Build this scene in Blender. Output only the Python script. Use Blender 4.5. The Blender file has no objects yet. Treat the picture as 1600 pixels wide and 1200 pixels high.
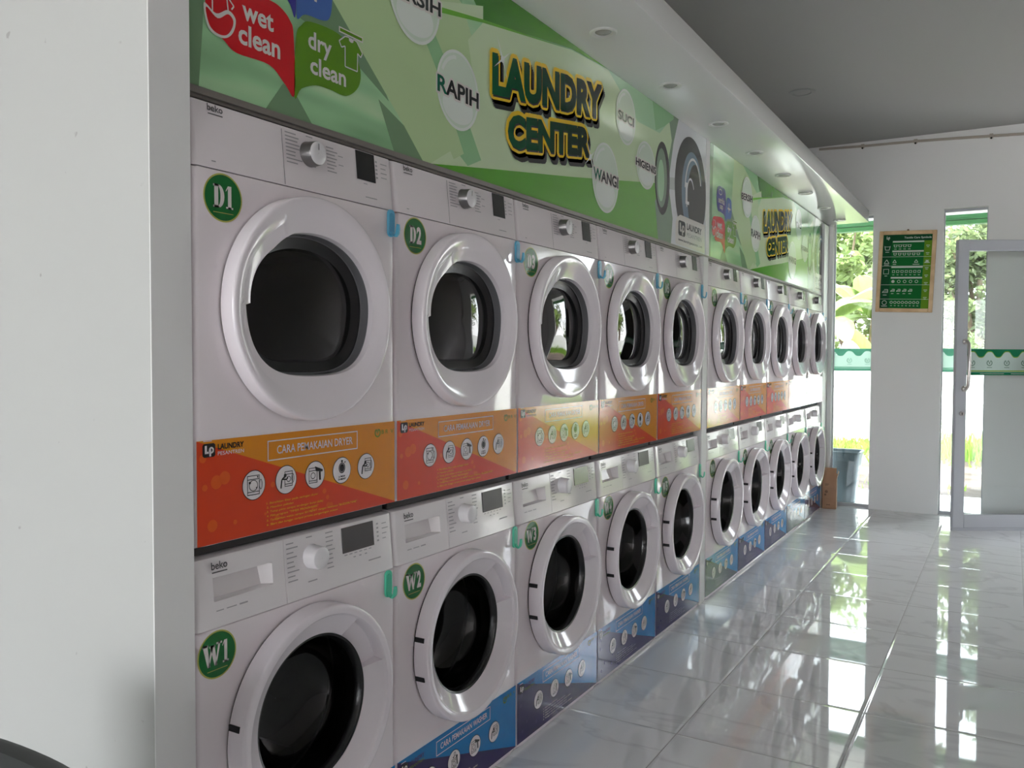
import bpy, bmesh, math, random
from mathutils import Vector, Matrix

PI = math.pi
SC = bpy.context.scene
COL = SC.collection
random.seed(7)

# ------------------------------------------------------------------ camera
def add_camera():
    f, yaw, pitch, roll = 1322.5, .5327, -.0342, .0037
    d = Vector((-math.sin(yaw)*math.cos(pitch), math.cos(yaw)*math.cos(pitch), math.sin(pitch)))
    r0 = Vector((math.cos(yaw), math.sin(yaw), 0)); u0 = r0.cross(d)
    c, s = math.cos(roll), math.sin(roll)
    r = c*r0 + s*u0; u = -s*r0 + c*u0
    cam = bpy.data.cameras.new('camera')
    cam.sensor_fit = 'HORIZONTAL'; cam.sensor_width = 36.0
    cam.lens = 36.0*f/1600.0
    cam.clip_start = .02; cam.clip_end = 300
    o = bpy.data.objects.new('camera', cam); COL.objects.link(o)
    m = Matrix((r, u, -d)).transposed().to_4x4(); m.translation = (1.3102, -1.0549, 1.2387)
    o.matrix_world = m
    SC.camera = o
add_camera()

# ------------------------------------------------------------------ world, sun, exposure
SC.view_settings.view_transform = 'Standard'
SC.view_settings.look = 'None'
SC.view_settings.gamma = 1.0
SC.view_settings.use_curve_mapping = False
SC.view_settings.exposure = 0.68
w = bpy.data.worlds.new('sky'); SC.world = w; w.use_nodes = True
nt = w.node_tree
bg = nt.nodes['Background']
sky = nt.nodes.new('ShaderNodeTexSky'); sky.sky_type = 'NISHITA'
sky.sun_disc = False; sky.sun_elevation = math.radians(58); sky.sun_rotation = math.radians(110)
mixn = nt.nodes.new('ShaderNodeMix'); mixn.data_type = 'RGBA'
mixn.inputs[0].default_value = .8
mixn.inputs[7].default_value = (.95, .97, 1.0, 1)
gain = nt.nodes.new('ShaderNodeVectorMath'); gain.operation = 'SCALE'; gain.inputs['Scale'].default_value = .12
nt.links.new(sky.outputs[0], gain.inputs[0]); nt.links.new(gain.outputs[0], mixn.inputs[6])
nt.links.new(mixn.outputs[2], bg.inputs[0])
bg.inputs[1].default_value = 9.0
sl = bpy.data.lights.new('sun', 'SUN'); sl.energy = 20.0; sl.angle = math.radians(1.0); sl.color = (1, .95, .86)
so = bpy.data.objects.new('sun', sl); COL.objects.link(so)
so.rotation_euler = Vector((-.55, .22, -.80)).to_track_quat('-Z', 'Y').to_euler()
def portal(name, loc, rot, sx, sy):
    l = bpy.data.lights.new(name, 'AREA'); l.shape = 'RECTANGLE'; l.size = sx; l.size_y = sy
    l.cycles.is_portal = True
    o = bpy.data.objects.new(name, l); COL.objects.link(o); o.location = loc; o.rotation_euler = rot
# daylight openings: doorway and the two tall windows in the far wall, shopfront behind
portal('daylight_doorway', (2.42, 6.46, 1.19), (-PI/2, 0, 0), .86, 2.38)
portal('daylight_window', (.18, 6.46, 1.19), (-PI/2, 0, 0), .31, 2.38)
portal('daylight_narrow_window', (.99, 6.46, 1.19), (-PI/2, 0, 0), .31, 2.38)
portal('daylight_shopfront', (.25, -10.13, 1.32), (PI/2, 0, 0), 5.1, 2.64)
try:
    SC.cycles.max_bounces = 12; SC.cycles.diffuse_bounces = 6; SC.cycles.glossy_bounces = 6
    SC.cycles.transparent_max_bounces = 16
    SC.cycles.sample_clamp_indirect = 6.0
    SC.cycles.caustics_reflective = False; SC.cycles.caustics_refractive = False
except Exception:
    pass

# ------------------------------------------------------------------ materials
def srgb(*c):
    return tuple(((x/255)/12.92 if x/255 <= .04045 else ((x/255+.055)/1.055)**2.4) for x in c) + (1.0,)
MATS = {}
def mat(name, col, rough=.5, metal=0.0, spec=.5, coat=0.0):
    if name in MATS: return MATS[name]
    m = bpy.data.materials.new(name); m.use_nodes = True
    b = m.node_tree.nodes['Principled BSDF']
    b.inputs['Base Color'].default_value = col if len(col) == 4 else tuple(col)+(1,)
    b.inputs['Roughness'].default_value = rough; b.inputs['Metallic'].default_value = metal
    b.inputs['Specular IOR Level'].default_value = spec
    b.inputs['Coat Weight'].default_value = coat; b.inputs['Coat Roughness'].default_value = .03
    MATS[name] = m
    return m
def nodes(m):
    return m.node_tree.nodes, m.node_tree.links, m.node_tree.nodes['Principled BSDF']
def add_noise_bump(m, scale, strength, dist=.002, detail=2):
    n, l, b = nodes(m)
    tc = n.new('ShaderNodeTexCoord'); no = n.new('ShaderNodeTexNoise'); bu = n.new('ShaderNodeBump')
    no.inputs['Scale'].default_value = scale; no.inputs['Detail'].default_value = detail
    bu.inputs['Strength'].default_value = strength; bu.inputs['Distance'].default_value = dist
    l.new(tc.outputs['Object'], no.inputs['Vector']); l.new(no.outputs[0], bu.inputs['Height'])
    l.new(bu.outputs[0], b.inputs['Normal'])
def add_noise_color(m, scale, c1, c2, lo=.35, hi=.65, detail=3):
    n, l, b = nodes(m)
    tc = n.new('ShaderNodeTexCoord'); no = n.new('ShaderNodeTexNoise'); cr = n.new('ShaderNodeValToRGB')
    no.inputs['Scale'].default_value = scale; no.inputs['Detail'].default_value = detail
    cr.color_ramp.elements[0].color = c1; cr.color_ramp.elements[0].position = lo
    cr.color_ramp.elements[1].color = c2; cr.color_ramp.elements[1].position = hi
    l.new(tc.outputs['Object'], no.inputs['Vector']); l.new(no.outputs[0], cr.inputs[0])
    l.new(cr.outputs[0], b.inputs['Base Color'])

PAINT = mat('white_wall_paint', (.88, .88, .87), .75); add_noise_bump(PAINT, 6, .12, .004)
# scuffed wall: paint darkened to offset the strong light on it, plus grey scuff marks
SCUFF = mat('dimmed_scuffed_wall_paint', (.57, .575, .555), .75)
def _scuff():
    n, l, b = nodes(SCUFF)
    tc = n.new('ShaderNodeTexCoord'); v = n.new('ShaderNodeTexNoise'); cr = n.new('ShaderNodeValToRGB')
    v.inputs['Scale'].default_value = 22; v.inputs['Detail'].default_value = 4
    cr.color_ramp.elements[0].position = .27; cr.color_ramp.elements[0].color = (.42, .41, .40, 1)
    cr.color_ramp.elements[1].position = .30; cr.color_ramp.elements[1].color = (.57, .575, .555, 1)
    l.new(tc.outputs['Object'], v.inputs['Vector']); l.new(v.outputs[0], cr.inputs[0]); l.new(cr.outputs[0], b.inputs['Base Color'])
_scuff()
BLUSH = mat('blush_white_wall_paint', (.66, .61, .61), .75)
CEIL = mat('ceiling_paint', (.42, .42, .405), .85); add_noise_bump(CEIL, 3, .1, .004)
GLOSSW = mat('glossy_white_laminate', (.80, .81, .79), .12)
TRIMW = mat('white_trim_paint', (.80, .80, .79), .45)
ENAMEL = mat('white_enamel', (.88, .81, .835), .08); add_noise_bump(ENAMEL, 2.2, .06, .004, 0)
PANELP = mat('white_panel_plastic', (.85, .79, .81), .2)
PANELW = mat('white_washer_panel_plastic', (.86, .82, .83), .16)
DOORP = mat('white_door_plastic', (.87, .81, .85), .11)
RIMG = mat('grey_rim_plastic', (.16, .16, .17), .2)
DARKRUB = mat('dark_rubber', (.03, .03, .032), .5)
BLACK = mat('black_plastic', (.012, .012, .013), .25)
SLOT = mat('dark_slot', (.01, .01, .012), .6)
SILVER = mat('dark_silver', (.22, .21, .21), .35, .8)
CHROME = mat('brushed_steel', (.6, .58, .55), .28, 1.0)
KNOBW = mat('white_knob_plastic', (.82, .80, .82), .25)
LCD = mat('grey_lcd', (.085, .078, .078), .2)
PRINTG = mat('grey_print', (.40, .38, .40), .4)
LOGOD = mat('dark_logo_print', (.10, .095, .10), .4)
DRUM = mat('drum_steel', (.16, .15, .14), .35, .6)
GAPD = mat('shadow_gap_dark', (.035, .032, .03), .7)
ALU = mat('grey_aluminium_trim', (.22, .2, .18), .4, .3)
BDG_G = mat('badge_green', srgb(8, 110, 45), .22)
BDG_Y = mat('badge_gold', srgb(190, 190, 95), .22)
BDG_W = mat('badge_white', (.75, .74, .70), .22)
def vinyl(name, *c): return mat(name, srgb(*c), .12)
V_RED = vinyl('vinyl_orange_red', 222, 66, 20); V_AMB = vinyl('vinyl_amber', 226, 142, 18)
V_BUB = vinyl('vinyl_orange_dot', 232, 96, 24); V_NAVY = vinyl('vinyl_navy', 48, 38, 92); V_BLUE = vinyl('vinyl_blue', 8, 124, 190)
V_WHT = vinyl('vinyl_white', 232, 226, 226); V_BLK = vinyl('vinyl_black', 26, 24, 26)
V_LIME = vinyl('vinyl_lime', 110, 140, 30); V_NDOT = vinyl('vinyl_navy_dot', 60, 52, 104)
HOOKB = mat('sky_blue_plastic', srgb(92, 186, 222), .3)
HOOKG = mat('aqua_green_plastic', srgb(96, 222, 186), .3)
HOOKB2 = mat('pale_blue_pad', srgb(70, 160, 200), .3)
HOOKG2 = mat('pale_aqua_pad', srgb(74, 196, 160), .3)
# sign inks
S_MINT = vinyl('ink_mint', 176, 218, 176); S_PALE = vinyl('ink_pale_green', 208, 230, 188); S_YEL = vinyl('ink_yellow_green', 192, 220, 166)
S_GRN = vinyl('ink_leaf_green', 108, 184, 52); S_DGRN = vinyl('ink_dark_green', 60, 136, 30); S_SHADE = vinyl('ink_grey_green', 122, 156, 118)
S_MGRN = vinyl('ink_mid_green', 152, 202, 150); S_BUB = vinyl('ink_bubble', 216, 232, 214); S_BUBL = vinyl('ink_bubble_light', 232, 240, 232)
S_RED = vinyl('ink_red', 214, 24, 34); S_LIM = vinyl('ink_bubble_green', 98, 150, 30); S_IND = vinyl('ink_indigo', 66, 66, 150); S_BLU = vinyl('ink_blue', 74, 112, 184)
S_INKW = vinyl('ink_white', 226, 222, 216); S_GOLD = vinyl('ink_gold', 244, 206, 34); S_INK = vinyl('ink_black', 32, 36, 36); S_TEAL = vinyl('ink_teal', 10, 104, 76)
S_GREY = vinyl('ink_machine_grey', 196, 202, 200); S_GREYL = vinyl('ink_machine_light', 226, 228, 232); S_GLASS = vinyl('ink_glass_blue', 120, 140, 158); S_RING = vinyl('ink_ring_black', 50, 48, 48)
S_GREYG = vinyl('ink_machine_green_grey', 140, 164, 140); S_LGREY = vinyl('ink_light_grey', 150, 150, 150)
def sign_leaf_art():
    m = mat('ink_leaf_print', (.3, .55, .3), .12); n, l, b = nodes(m)
    tc = n.new('ShaderNodeTexCoord'); mp = n.new('ShaderNodeMapping'); no = n.new('ShaderNodeTexNoise'); cr = n.new('ShaderNodeValToRGB')
    mp.inputs['Rotation'].default_value = (math.radians(-38), 0, 0); mp.inputs['Scale'].default_value = (1, 1.2, 6)
    no.inputs['Scale'].default_value = 1.5; no.inputs['Detail'].default_value = 2.0
    e = cr.color_ramp.elements
    e[0].position = .30; e[0].color = srgb(134, 180, 134); e[1].position = .70; e[1].color = srgb(204, 232, 188)
    x = e.new(.5); x.color = srgb(166, 216, 164)
    l.new(tc.outputs['Object'], mp.inputs[0]); l.new(mp.outputs[0], no.inputs['Vector']); l.new(no.outputs[0], cr.inputs[0]); l.new(cr.outputs[0], b.inputs['Base Color'])
    return m
S_ART = sign_leaf_art()
def grad_ink(name, c1, c2, y0, y1):
    m = mat(name, c1, .12); n, l, b = nodes(m)
    tc = n.new('ShaderNodeTexCoord'); sp = n.new('ShaderNodeSeparateXYZ'); mr = n.new('ShaderNodeMapRange'); cr = n.new('ShaderNodeValToRGB')
    mr.inputs[1].default_value = y0; mr.inputs[2].default_value = y1
    cr.color_ramp.elements[0].color = c1; cr.color_ramp.elements[1].color = c2
    l.new(tc.outputs['Object'], sp.inputs[0]); l.new(sp.outputs[1], mr.inputs[0]); l.new(mr.outputs[0], cr.inputs[0]); l.new(cr.outputs[0], b.inputs['Base Color'])
    return m
S_WORD = grad_ink('ink_headline_green', srgb(4, 128, 74), srgb(22, 52, 42), 1.05, 1.75)
S_UPW = grad_ink('ink_upper_wedge', srgb(46, 124, 22), srgb(118, 186, 52), .95, 1.9)
S_LOW = grad_ink('ink_lower_wedge', srgb(86, 170, 26), srgb(124, 190, 84), .8, 2.5)
WOOD = mat('pale_wood', srgb(214, 176, 128), .5); add_noise_color(WOOD, 14, srgb(232, 200, 156), srgb(212, 176, 132))
P_GRN = mat('poster_green', srgb(4, 108, 44), .6, 0, .15); P_DGR = mat('poster_dark_green', srgb(4, 76, 40), .6, 0, .15); P_LIM = mat('poster_lime', srgb(104, 150, 30), .6, 0, .15); P_WHT = mat('poster_white', srgb(214, 226, 214), .6, 0, .15)
CARD = mat('brown_cardboard', srgb(178, 138, 108), .8); add_noise_color(CARD, 8, srgb(182, 142, 112), srgb(168, 128, 98))
CARDK = mat('cardboard_print', srgb(120, 88, 66), .8)
BIN = mat('grey_plastic', srgb(70, 84, 90), .45)
ALW = mat('white_powder_coat', (.50, .52, .56), .35)
CONC = mat('sunlit_concrete', (.52, .51, .49), .9); add_noise_color(CONC, 1.2, (.55, .54, .52, 1), (.45, .44, .42, 1))
WWALL = mat('white_boundary_paint', (.80, .80, .78), .8)
DIRT = mat('pinkish_dirt', (.17, .13, .1), .95); add_noise_color(DIRT, 1.1, (.15, .11, .09, 1), (.035, .022, .015, 1), .38, .56, 6); add_noise_bump(DIRT, 9, .6, .03, 5)
GREENB = mat('green_fascia_paint', srgb(44, 104, 58), .5)
GREENB2 = mat('green_fascia_paint_deep', srgb(38, 94, 46), .5)
CABLE = mat('beige_conduit', (.45, .4, .34), .5)
STEMY = mat('banana_stem', (.28, .22, .10), .8); add_noise_color(STEMY, 7, (.20, .135, .075, 1), (.10, .10, .04, 1))
BARK = mat('bark', (.18, .13, .09), .9); add_noise_color(BARK, 12, (.22, .16, .11, 1), (.11, .08, .055, 1))
ROCK = mat('grey_rock', (.4, .38, .37), .9); add_noise_color(ROCK, 5, (.22, .20, .195, 1), (.09, .08, .075, 1)); add_noise_bump(ROCK, 6, .6, .03, 4)
LAMPW = mat('downlight_white', (.75, .75, .74), .35)
LAMPG = mat('ceiling_light_grey', (.34, .34, .33), .4)
LAMPD = mat('downlight_lens', (.5, .49, .48), .2, .2)
CHAIRB = mat('black_chair_plastic', (.02, .022, .022), .45)
CHAIRG = mat('grey_chair_edge', (.10, .10, .095), .5)

def leaf_mat(name, c, t):
    m = bpy.data.materials.new(name); m.use_nodes = True; n = m.node_tree.nodes; l = m.node_tree.links
    n.clear(); o = n.new('ShaderNodeOutputMaterial'); mx = n.new('ShaderNodeMixShader'); d = n.new('ShaderNodeBsdfPrincipled'); tr = n.new('ShaderNodeBsdfTranslucent')
    d.inputs['Base Color'].default_value = c; d.inputs['Roughness'].default_value = .45; tr.inputs[0].default_value = t
    tc = n.new('ShaderNodeTexCoord'); no = n.new('ShaderNodeTexNoise'); no.inputs['Scale'].default_value = 1.7
    hs = n.new('ShaderNodeHueSaturation'); mr = n.new('ShaderNodeMapRange'); mr.inputs[3].default_value = .55; mr.inputs[4].default_value = 1.5
    l.new(tc.outputs['Object'], no.inputs['Vector']); l.new(no.outputs[0], mr.inputs[0]); l.new(mr.outputs[0], hs.inputs['Value'])
    hs.inputs['Color'].default_value = c; l.new(hs.outputs[0], d.inputs['Base Color'])
    mx.inputs[0].default_value = .45; l.new(d.outputs[0], mx.inputs[1]); l.new(tr.outputs[0], mx.inputs[2]); l.new(mx.outputs[0], o.inputs[0])
    MATS[name] = m; return m
LEAF_BAN = leaf_mat('banana_leaf', (.16, .23, .07, 1), (.22, .31, .10, 1))
LEAF_YEL = leaf_mat('yellowing_leaf', (.5, .36, .05, 1), (.6, .42, .06, 1))
LEAF_DRY = leaf_mat('dry_leaf', (.20, .135, .07, 1), (.16, .10, .05, 1))
LEAF_TRE = leaf_mat('tree_leaf', (.14, .18, .09, 1), (.23, .29, .13, 1))
LEAF_BSH = leaf_mat('bush_leaf', (.20, .27, .10, 1), (.30, .39, .15, 1))
GRASS = leaf_mat('grass_blade', (.20, .33, .06, 1), (.26, .42, .08, 1))

def glass_mat(name, tint, f0=.5):
    m = bpy.data.materials.new(name); m.use_nodes = True; n = m.node_tree.nodes; l = m.node_tree.links
    n.clear(); o = n.new('ShaderNodeOutputMaterial'); mx = n.new('ShaderNodeMixShader'); g = n.new('ShaderNodeBsdfGlossy'); t = n.new('ShaderNodeBsdfTransparent'); fr = n.new('ShaderNodeFresnel')
    t.inputs[0].default_value = tint; g.inputs['Roughness'].default_value = .02; fr.inputs[0].default_value = 1.5
    l.new(fr.outputs[0], mx.inputs[0]); l.new(t.outputs[0], mx.inputs[1]); l.new(g.outputs[0], mx.inputs[2]); l.new(mx.outputs[0], o.inputs[0])
    MATS[name] = m; return m
GLASS = glass_mat('clear_window_glass', (.93, .96, .95, 1))
DGLASS = glass_mat('greenish_door_glass', (.965, .985, .98, 1))
TINT = glass_mat('smoked_dryer_glass', (.30, .29, .28, 1))
BOWL = glass_mat('smoked_washer_bowl', (.22, .21, .21, 1))
def film_mat(name, c, tr=.55):
    m = bpy.data.materials.new(name); m.use_nodes = True; n = m.node_tree.nodes; l = m.node_tree.links
    n.clear(); o = n.new('ShaderNodeOutputMaterial'); mx = n.new('ShaderNodeMixShader'); d = n.new('ShaderNodeBsdfPrincipled'); t = n.new('ShaderNodeBsdfTranslucent')
    d.inputs['Base Color'].default_value = c; d.inputs['Roughness'].default_value = .35; t.inputs[0].default_value = c
    mx.inputs[0].default_value = tr; l.new(d.outputs[0], mx.inputs[1]); l.new(t.outputs[0], mx.inputs[2]); l.new(mx.outputs[0], o.inputs[0])
    MATS[name] = m; return m
F_GRN = film_mat('film_green', srgb(20, 140, 96)); F_WHT = film_mat('film_white', srgb(205, 218, 212)); F_GRNW = film_mat('backlit_film_green', srgb(116, 178, 156), .8); F_WHTW = film_mat('backlit_film_white', srgb(174, 200, 188), .8); F_LOGOW = film_mat('backlit_film_logo', srgb(146, 178, 162), .8); F_LIM = film_mat('film_lime', srgb(150, 190, 70)); F_LOGO = film_mat('film_logo_grey', srgb(110, 140, 124))  # window inks: paler copies of the film, backlight painted into their colour

def tile_mat(name, base, vein, grout, x0, px, y0, py, rough):
    m = mat(name, base, rough, 0, .75); n, l, b = nodes(m)
    tc = n.new('ShaderNodeTexCoord'); sp = n.new('ShaderNodeSeparateXYZ'); l.new(tc.outputs['Object'], sp.inputs[0])
    def M(op, a, b2=None, c=None):
        x = n.new('ShaderNodeMath'); x.operation = op
        for i, v in enumerate((a, b2, c)):
            if v is None: continue
            if isinstance(v, (int, float)): x.inputs[i].default_value = v
            else: l.new(v, x.inputs[i])
        return x.outputs[0]
    def axis(s, o0, p):
        q = M('DIVIDE', M('SUBTRACT', s, o0), p)
        fl = M('FLOOR', q); fr = M('SUBTRACT', q, fl)
        dist = M('MULTIPLY', M('MINIMUM', fr, M('SUBTRACT', 1.0, fr)), p)
        return fl, fr, dist
    ix, fx, dx = axis(sp.outputs[0], x0, px); iy, fy, dy = axis(sp.outputs[1], y0, py)
    dm = M('MINIMUM', dx, dy)
    # grout line, then a softly rounded tile edge
    gl = M('LESS_THAN', dm, .0018)
    edge = n.new('ShaderNodeMapRange'); edge.interpolation_type = 'SMOOTHSTEP'; edge.inputs[1].default_value = .0; edge.inputs[2].default_value = .012; l.new(dm, edge.inputs[0])
    cb = n.new('ShaderNodeCombineXYZ'); l.new(ix, cb.inputs[0]); l.new(iy, cb.inputs[1])
    wn = n.new('ShaderNodeTexWhiteNoise'); wn.noise_dimensions = '2D'; l.new(cb.outputs[0], wn.inputs[0])
    sc = n.new('ShaderNodeSeparateColor'); l.new(wn.outputs['Color'], sc.inputs[0])
    tilt = M('ADD', M('MULTIPLY', M('SUBTRACT', sc.outputs[0], .5), fx), M('MULTIPLY', M('SUBTRACT', sc.outputs[1], .5), fy))
    wv = n.new('ShaderNodeTexNoise'); wv.inputs['Scale'].default_value = 5.0; l.new(tc.outputs['Object'], wv.inputs['Vector'])
    h = M('ADD', M('ADD', M('MULTIPLY', edge.outputs[0], .0009), M('MULTIPLY', tilt, .0014)), M('MULTIPLY', wv.outputs[0], .00004))
    bu = n.new('ShaderNodeBump'); bu.inputs['Strength'].default_value = 1; bu.inputs['Distance'].default_value = 1; l.new(h, bu.inputs['Height']); l.new(bu.outputs[0], b.inputs['Normal'])
    # marble veins, shifted from tile to tile
    off = n.new('ShaderNodeVectorMath'); off.operation = 'MULTIPLY_ADD'; l.new(wn.outputs['Color'], off.inputs[0]); off.inputs[1].default_value = (9, 9, 9); l.new(tc.outputs['Object'], off.inputs[2])
    mp = n.new('ShaderNodeMapping'); mp.inputs['Rotation'].default_value = (0, 0, .6); mp.inputs['Scale'].default_value = (1, 2.4, 1); l.new(off.outputs[0], mp.inputs[0])
    ve = n.new('ShaderNodeTexNoise'); ve.inputs['Scale'].default_value = 1.3; ve.inputs['Detail'].default_value = 4; ve.inputs['Distortion'].default_value = .8; l.new(mp.outputs[0], ve.inputs['Vector'])
    cr = n.new('ShaderNodeValToRGB'); e = cr.color_ramp.elements
    e[0].position = .470; e[0].color = base + (1,); e[1].position = .535; e[1].color = base + (1,); k = e.new(.495); k.color = vein + (1,); k2 = e.new(.512); k2.color = tuple((a+b3)/2 for a, b3 in zip(base, vein)) + (1,)
    l.new(ve.outputs[0], cr.inputs[0])
    mx = n.new('ShaderNodeMix'); mx.data_type = 'RGBA'; l.new(gl, mx.inputs[0]); l.new(cr.outputs[0], mx.inputs[6]); mx.inputs[7].default_value = grout + (1,)
    l.new(mx.outputs[2], b.inputs['Base Color'])
    rg = M('MULTIPLY_ADD', gl, .5, rough); l.new(rg, b.inputs['Roughness'])
    return m
FLOORM = tile_mat('marble_floor_tile', (.84, .86, .87), (.72, .735, .75), (.34, .34, .34), .39, .5, 1.575, .4925, .03)
PORCHM = tile_mat('porch_floor_tile', (.72, .72, .72), (.66, .66, .66), (.16, .16, .16), .39, .5, 6.40, .52, .2)

# ------------------------------------------------------------------ mesh helpers
class MB:
    """collects faces with material slots and links them as one mesh object"""
    def __init__(s): s.v = []; s.f = []; s.m = []; s.sm = []; s.mats = []
    def mi(s, m):
        if m not in s.mats: s.mats.append(m)
        return s.mats.index(m)
    def add(s, vs, fs, m, smooth=False):
        o = len(s.v); s.v += [tuple(p) for p in vs]; k = s.mi(m)
        for f in fs: s.f.append([o+i for i in f]); s.m.append(k); s.sm.append(smooth)
    def box(s, x0, x1, y0, y1, z0, z1, m):
        v = [(x0,y0,z0),(x1,y0,z0),(x1,y1,z0),(x0,y1,z0),(x0,y0,z1),(x1,y0,z1),(x1,y1,z1),(x0,y1,z1)]
        s.add(v, [(0,3,2,1),(4,5,6,7),(0,1,5,4),(1,2,6,5),(2,3,7,6),(3,0,4,7)], m)
    def rbox(s, x0, x1, y0, y1, z0, z1, m, r=.005, seg=2):
        bm = bmesh.new(); bmesh.ops.create_cube(bm, size=1)
        for v in bm.verts: v.co = Vector(((x0+x1)/2+v.co.x*(x1-x0), (y0+y1)/2+v.co.y*(y1-y0), (z0+z1)/2+v.co.z*(z1-z0)))
        bmesh.ops.bevel(bm, geom=bm.edges[:], offset=r, segments=seg, affect='EDGES', profile=.5)
        s.bm(bm, m, True); bm.free()
    def bm(s, bm, m, smooth=False):
        bm.verts.index_update()
        s.add([v.co[:] for v in bm.verts], [[v.index for v in f.verts] for f in bm.faces], m, smooth)
    def loft(s, rings, m, closed=True, smooth=True, cap0=False, cap1=False, flip=False):
        n = len(rings[0]); vs = [p for r in rings for p in r]; fs = []
        for j in range(len(rings)-1):
            for i in range(n if closed else n-1):
                a = j*n+i; b = j*n+(i+1) % n
                q = (a, b, b+n, a+n); fs.append(q[::-1] if flip else q)
        if cap0: fs.append(tuple(range(n))[::-1] if not flip else tuple(range(n)))
        if cap1: fs.append(tuple(range(len(vs)-n, len(vs))) if not flip else tuple(range(len(vs)-n, len(vs)))[::-1])
        s.add(vs, fs, m, smooth)
    def tube(s, pts, r, m, n=8, caps=True):
        pts = [Vector(p) for p in pts]; rr = r if isinstance(r, (list, tuple)) else [r]*len(pts)
        rings = []; prev = None
        for i, p in enumerate(pts):
            t = (pts[min(i+1, len(pts)-1)]-pts[max(i-1, 0)]).normalized()
            if prev is None:
                a = Vector((0, 0, 1)) if abs(t.z) < .9 else Vector((1, 0, 0)); nrm = t.cross(a).normalized()
            else: nrm = (prev - t*prev.dot(t)).normalized()
            prev = nrm; b = t.cross(nrm)
            rings.append([p+(nrm*math.cos(2*PI*k/n)+b*math.sin(2*PI*k/n))*rr[i] for k in range(n)])
        s.loft(rings, m, True, True, caps, caps)
    # flat print on a plane facing +X: points are (u, z)
    def poly(s, pts, x, m): s.add([(x, u, z) for u, z in pts], [tuple(range(len(pts)))], m)
    def disc(s, u, z, ru, rz, x, m, n=40): s.poly([(u+ru*math.cos(2*PI*k/n), z+rz*math.sin(2*PI*k/n)) for k in range(n)], x, m)
    def ring(s, u, z, ru, rz, t, x, m, n=40, a0=0, a1=2*PI):
        o = [(x, u+ru*math.cos(a0+(a1-a0)*k/n), z+rz*math.sin(a0+(a1-a0)*k/n)) for k in range(n+1)]
        i = [(x, u+(ru-t)*math.cos(a0+(a1-a0)*k/n), z+(rz-t)*math.sin(a0+(a1-a0)*k/n)) for k in range(n+1)]
        s.add(o+i, [(k, k+1, n+2+k, n+1+k) for k in range(n)], m)
    def rect(s, u0, u1, z0, z1, x, m): s.poly([(u0, z0), (u1, z0), (u1, z1), (u0, z1)], x, m)
    def frame(s, u0, u1, z0, z1, t, x, m):
        s.rect(u0, u1, z0, z0+t, x, m); s.rect(u0, u1, z1-t, z1, x, m); s.rect(u0, u0+t, z0+t, z1-t, x, m); s.rect(u1-t, u1, z0+t, z1-t, x, m)
    def line(s, pts, t, x, m):
        for (a, b), (c, d) in zip(pts[:-1], pts[1:]):
            L = math.hypot(c-a, d-b) or 1e-6; px, pz = -(d-b)/L*t/2, (c-a)/L*t/2
            s.poly([(a-px, b-pz), (c-px, d-pz), (c+px, d+pz), (a+px, b+pz)], x, m)
    def text(s, body, u0, u1, z0, z1, x, m, bold=0.0, slope=0.0, shear=0.0, grow=0.0, exact=None):
        vs, fs, (bx0, bx1, by0, by1) = text_geo(body, bold)
        if exact: by0, by1 = exact
        su, sz = (u1-u0)/(bx1-bx0), (z1-z0)/(by1-by0)
        P = [(u0+(a-bx0)*su, z0+(b-by0)*sz) for a, b in vs]
        P = [(a+shear*(b-z0), b+slope*(a-u0)) for a, b in P]
        offs = [(0, 0)] if not grow else [(grow*math.cos(2*PI*k/14), grow*math.sin(2*PI*k/14)) for k in range(14)]
        for ou, oz in offs: s.add([(x, a+ou, b+oz) for a, b in P], fs, m)
    def data(s, name):
        me = bpy.data.meshes.new(name); me.from_pydata(s.v, [], s.f)
        for m in s.mats: me.materials.append(m)
        me.polygons.foreach_set('material_index', s.m); me.polygons.foreach_set('use_smooth', s.sm)
        me.update()
        if any(s.sm):
            try: me.set_sharp_from_angle(angle=math.radians(38))
            except Exception: pass
        return me
    def build(s, name, parent=None, loc=(0, 0, 0), rot=(0, 0, 0)):
        o = bpy.data.objects.new(name, s.data(name)); COL.objects.link(o)
        if parent: o.parent = parent
        o.location = loc; o.rotation_euler = rot
        return o
_TG = {}
def text_geo(body, bold):
    k = (body, bold)
    if k in _TG: return _TG[k]
    c = bpy.data.curves.new('lettering', 'FONT'); c.body = body; c.size = 1; c.offset = bold; c.resolution_u = 3; c.fill_mode = 'FRONT'
    o = bpy.data.objects.new('lettering', c); COL.objects.link(o)
    dg = bpy.context.evaluated_depsgraph_get()
    me = bpy.data.meshes.new_from_object(o.evaluated_get(dg))
    vs = [(v.co.x, v.co.y) for v in me.vertices]; fs = [tuple(p.vertices) for p in me.polygons]
    # every letter faces +X once laid on the plane
    out = []
    for f in fs:
        a = sum(vs[f[i]][0]*vs[f[(i+1) % len(f)]][1]-vs[f[(i+1) % len(f)]][0]*vs[f[i]][1] for i in range(len(f)))
        out.append(f if a > 0 else f[::-1])
    bb = (min(v[0] for v in vs), max(v[0] for v in vs), min(v[1] for v in vs), max(v[1] for v in vs))
    bpy.data.objects.remove(o); bpy.data.curves.remove(c); bpy.data.meshes.remove(me)
    _TG[k] = (vs, out, bb)
    return _TG[k]
def tag(o, label=None, cat=None, group=None, kind=None):
    if label: o['label'] = label
    if cat: o['category'] = cat
    if group: o['group'] = group
    if kind: o['kind'] = kind
    return o
def thing(name, label, cat, loc=(0, 0, 0), rotz=0, group=None):
    o = bpy.data.objects.new(name, None); COL.objects.link(o); o.empty_display_size = .1
    o.location = loc; o.rotation_euler = (0, 0, rotz)
    return tag(o, label, cat, group)
def kids(o): return [c for c in bpy.data.objects if c.parent == o]
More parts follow.
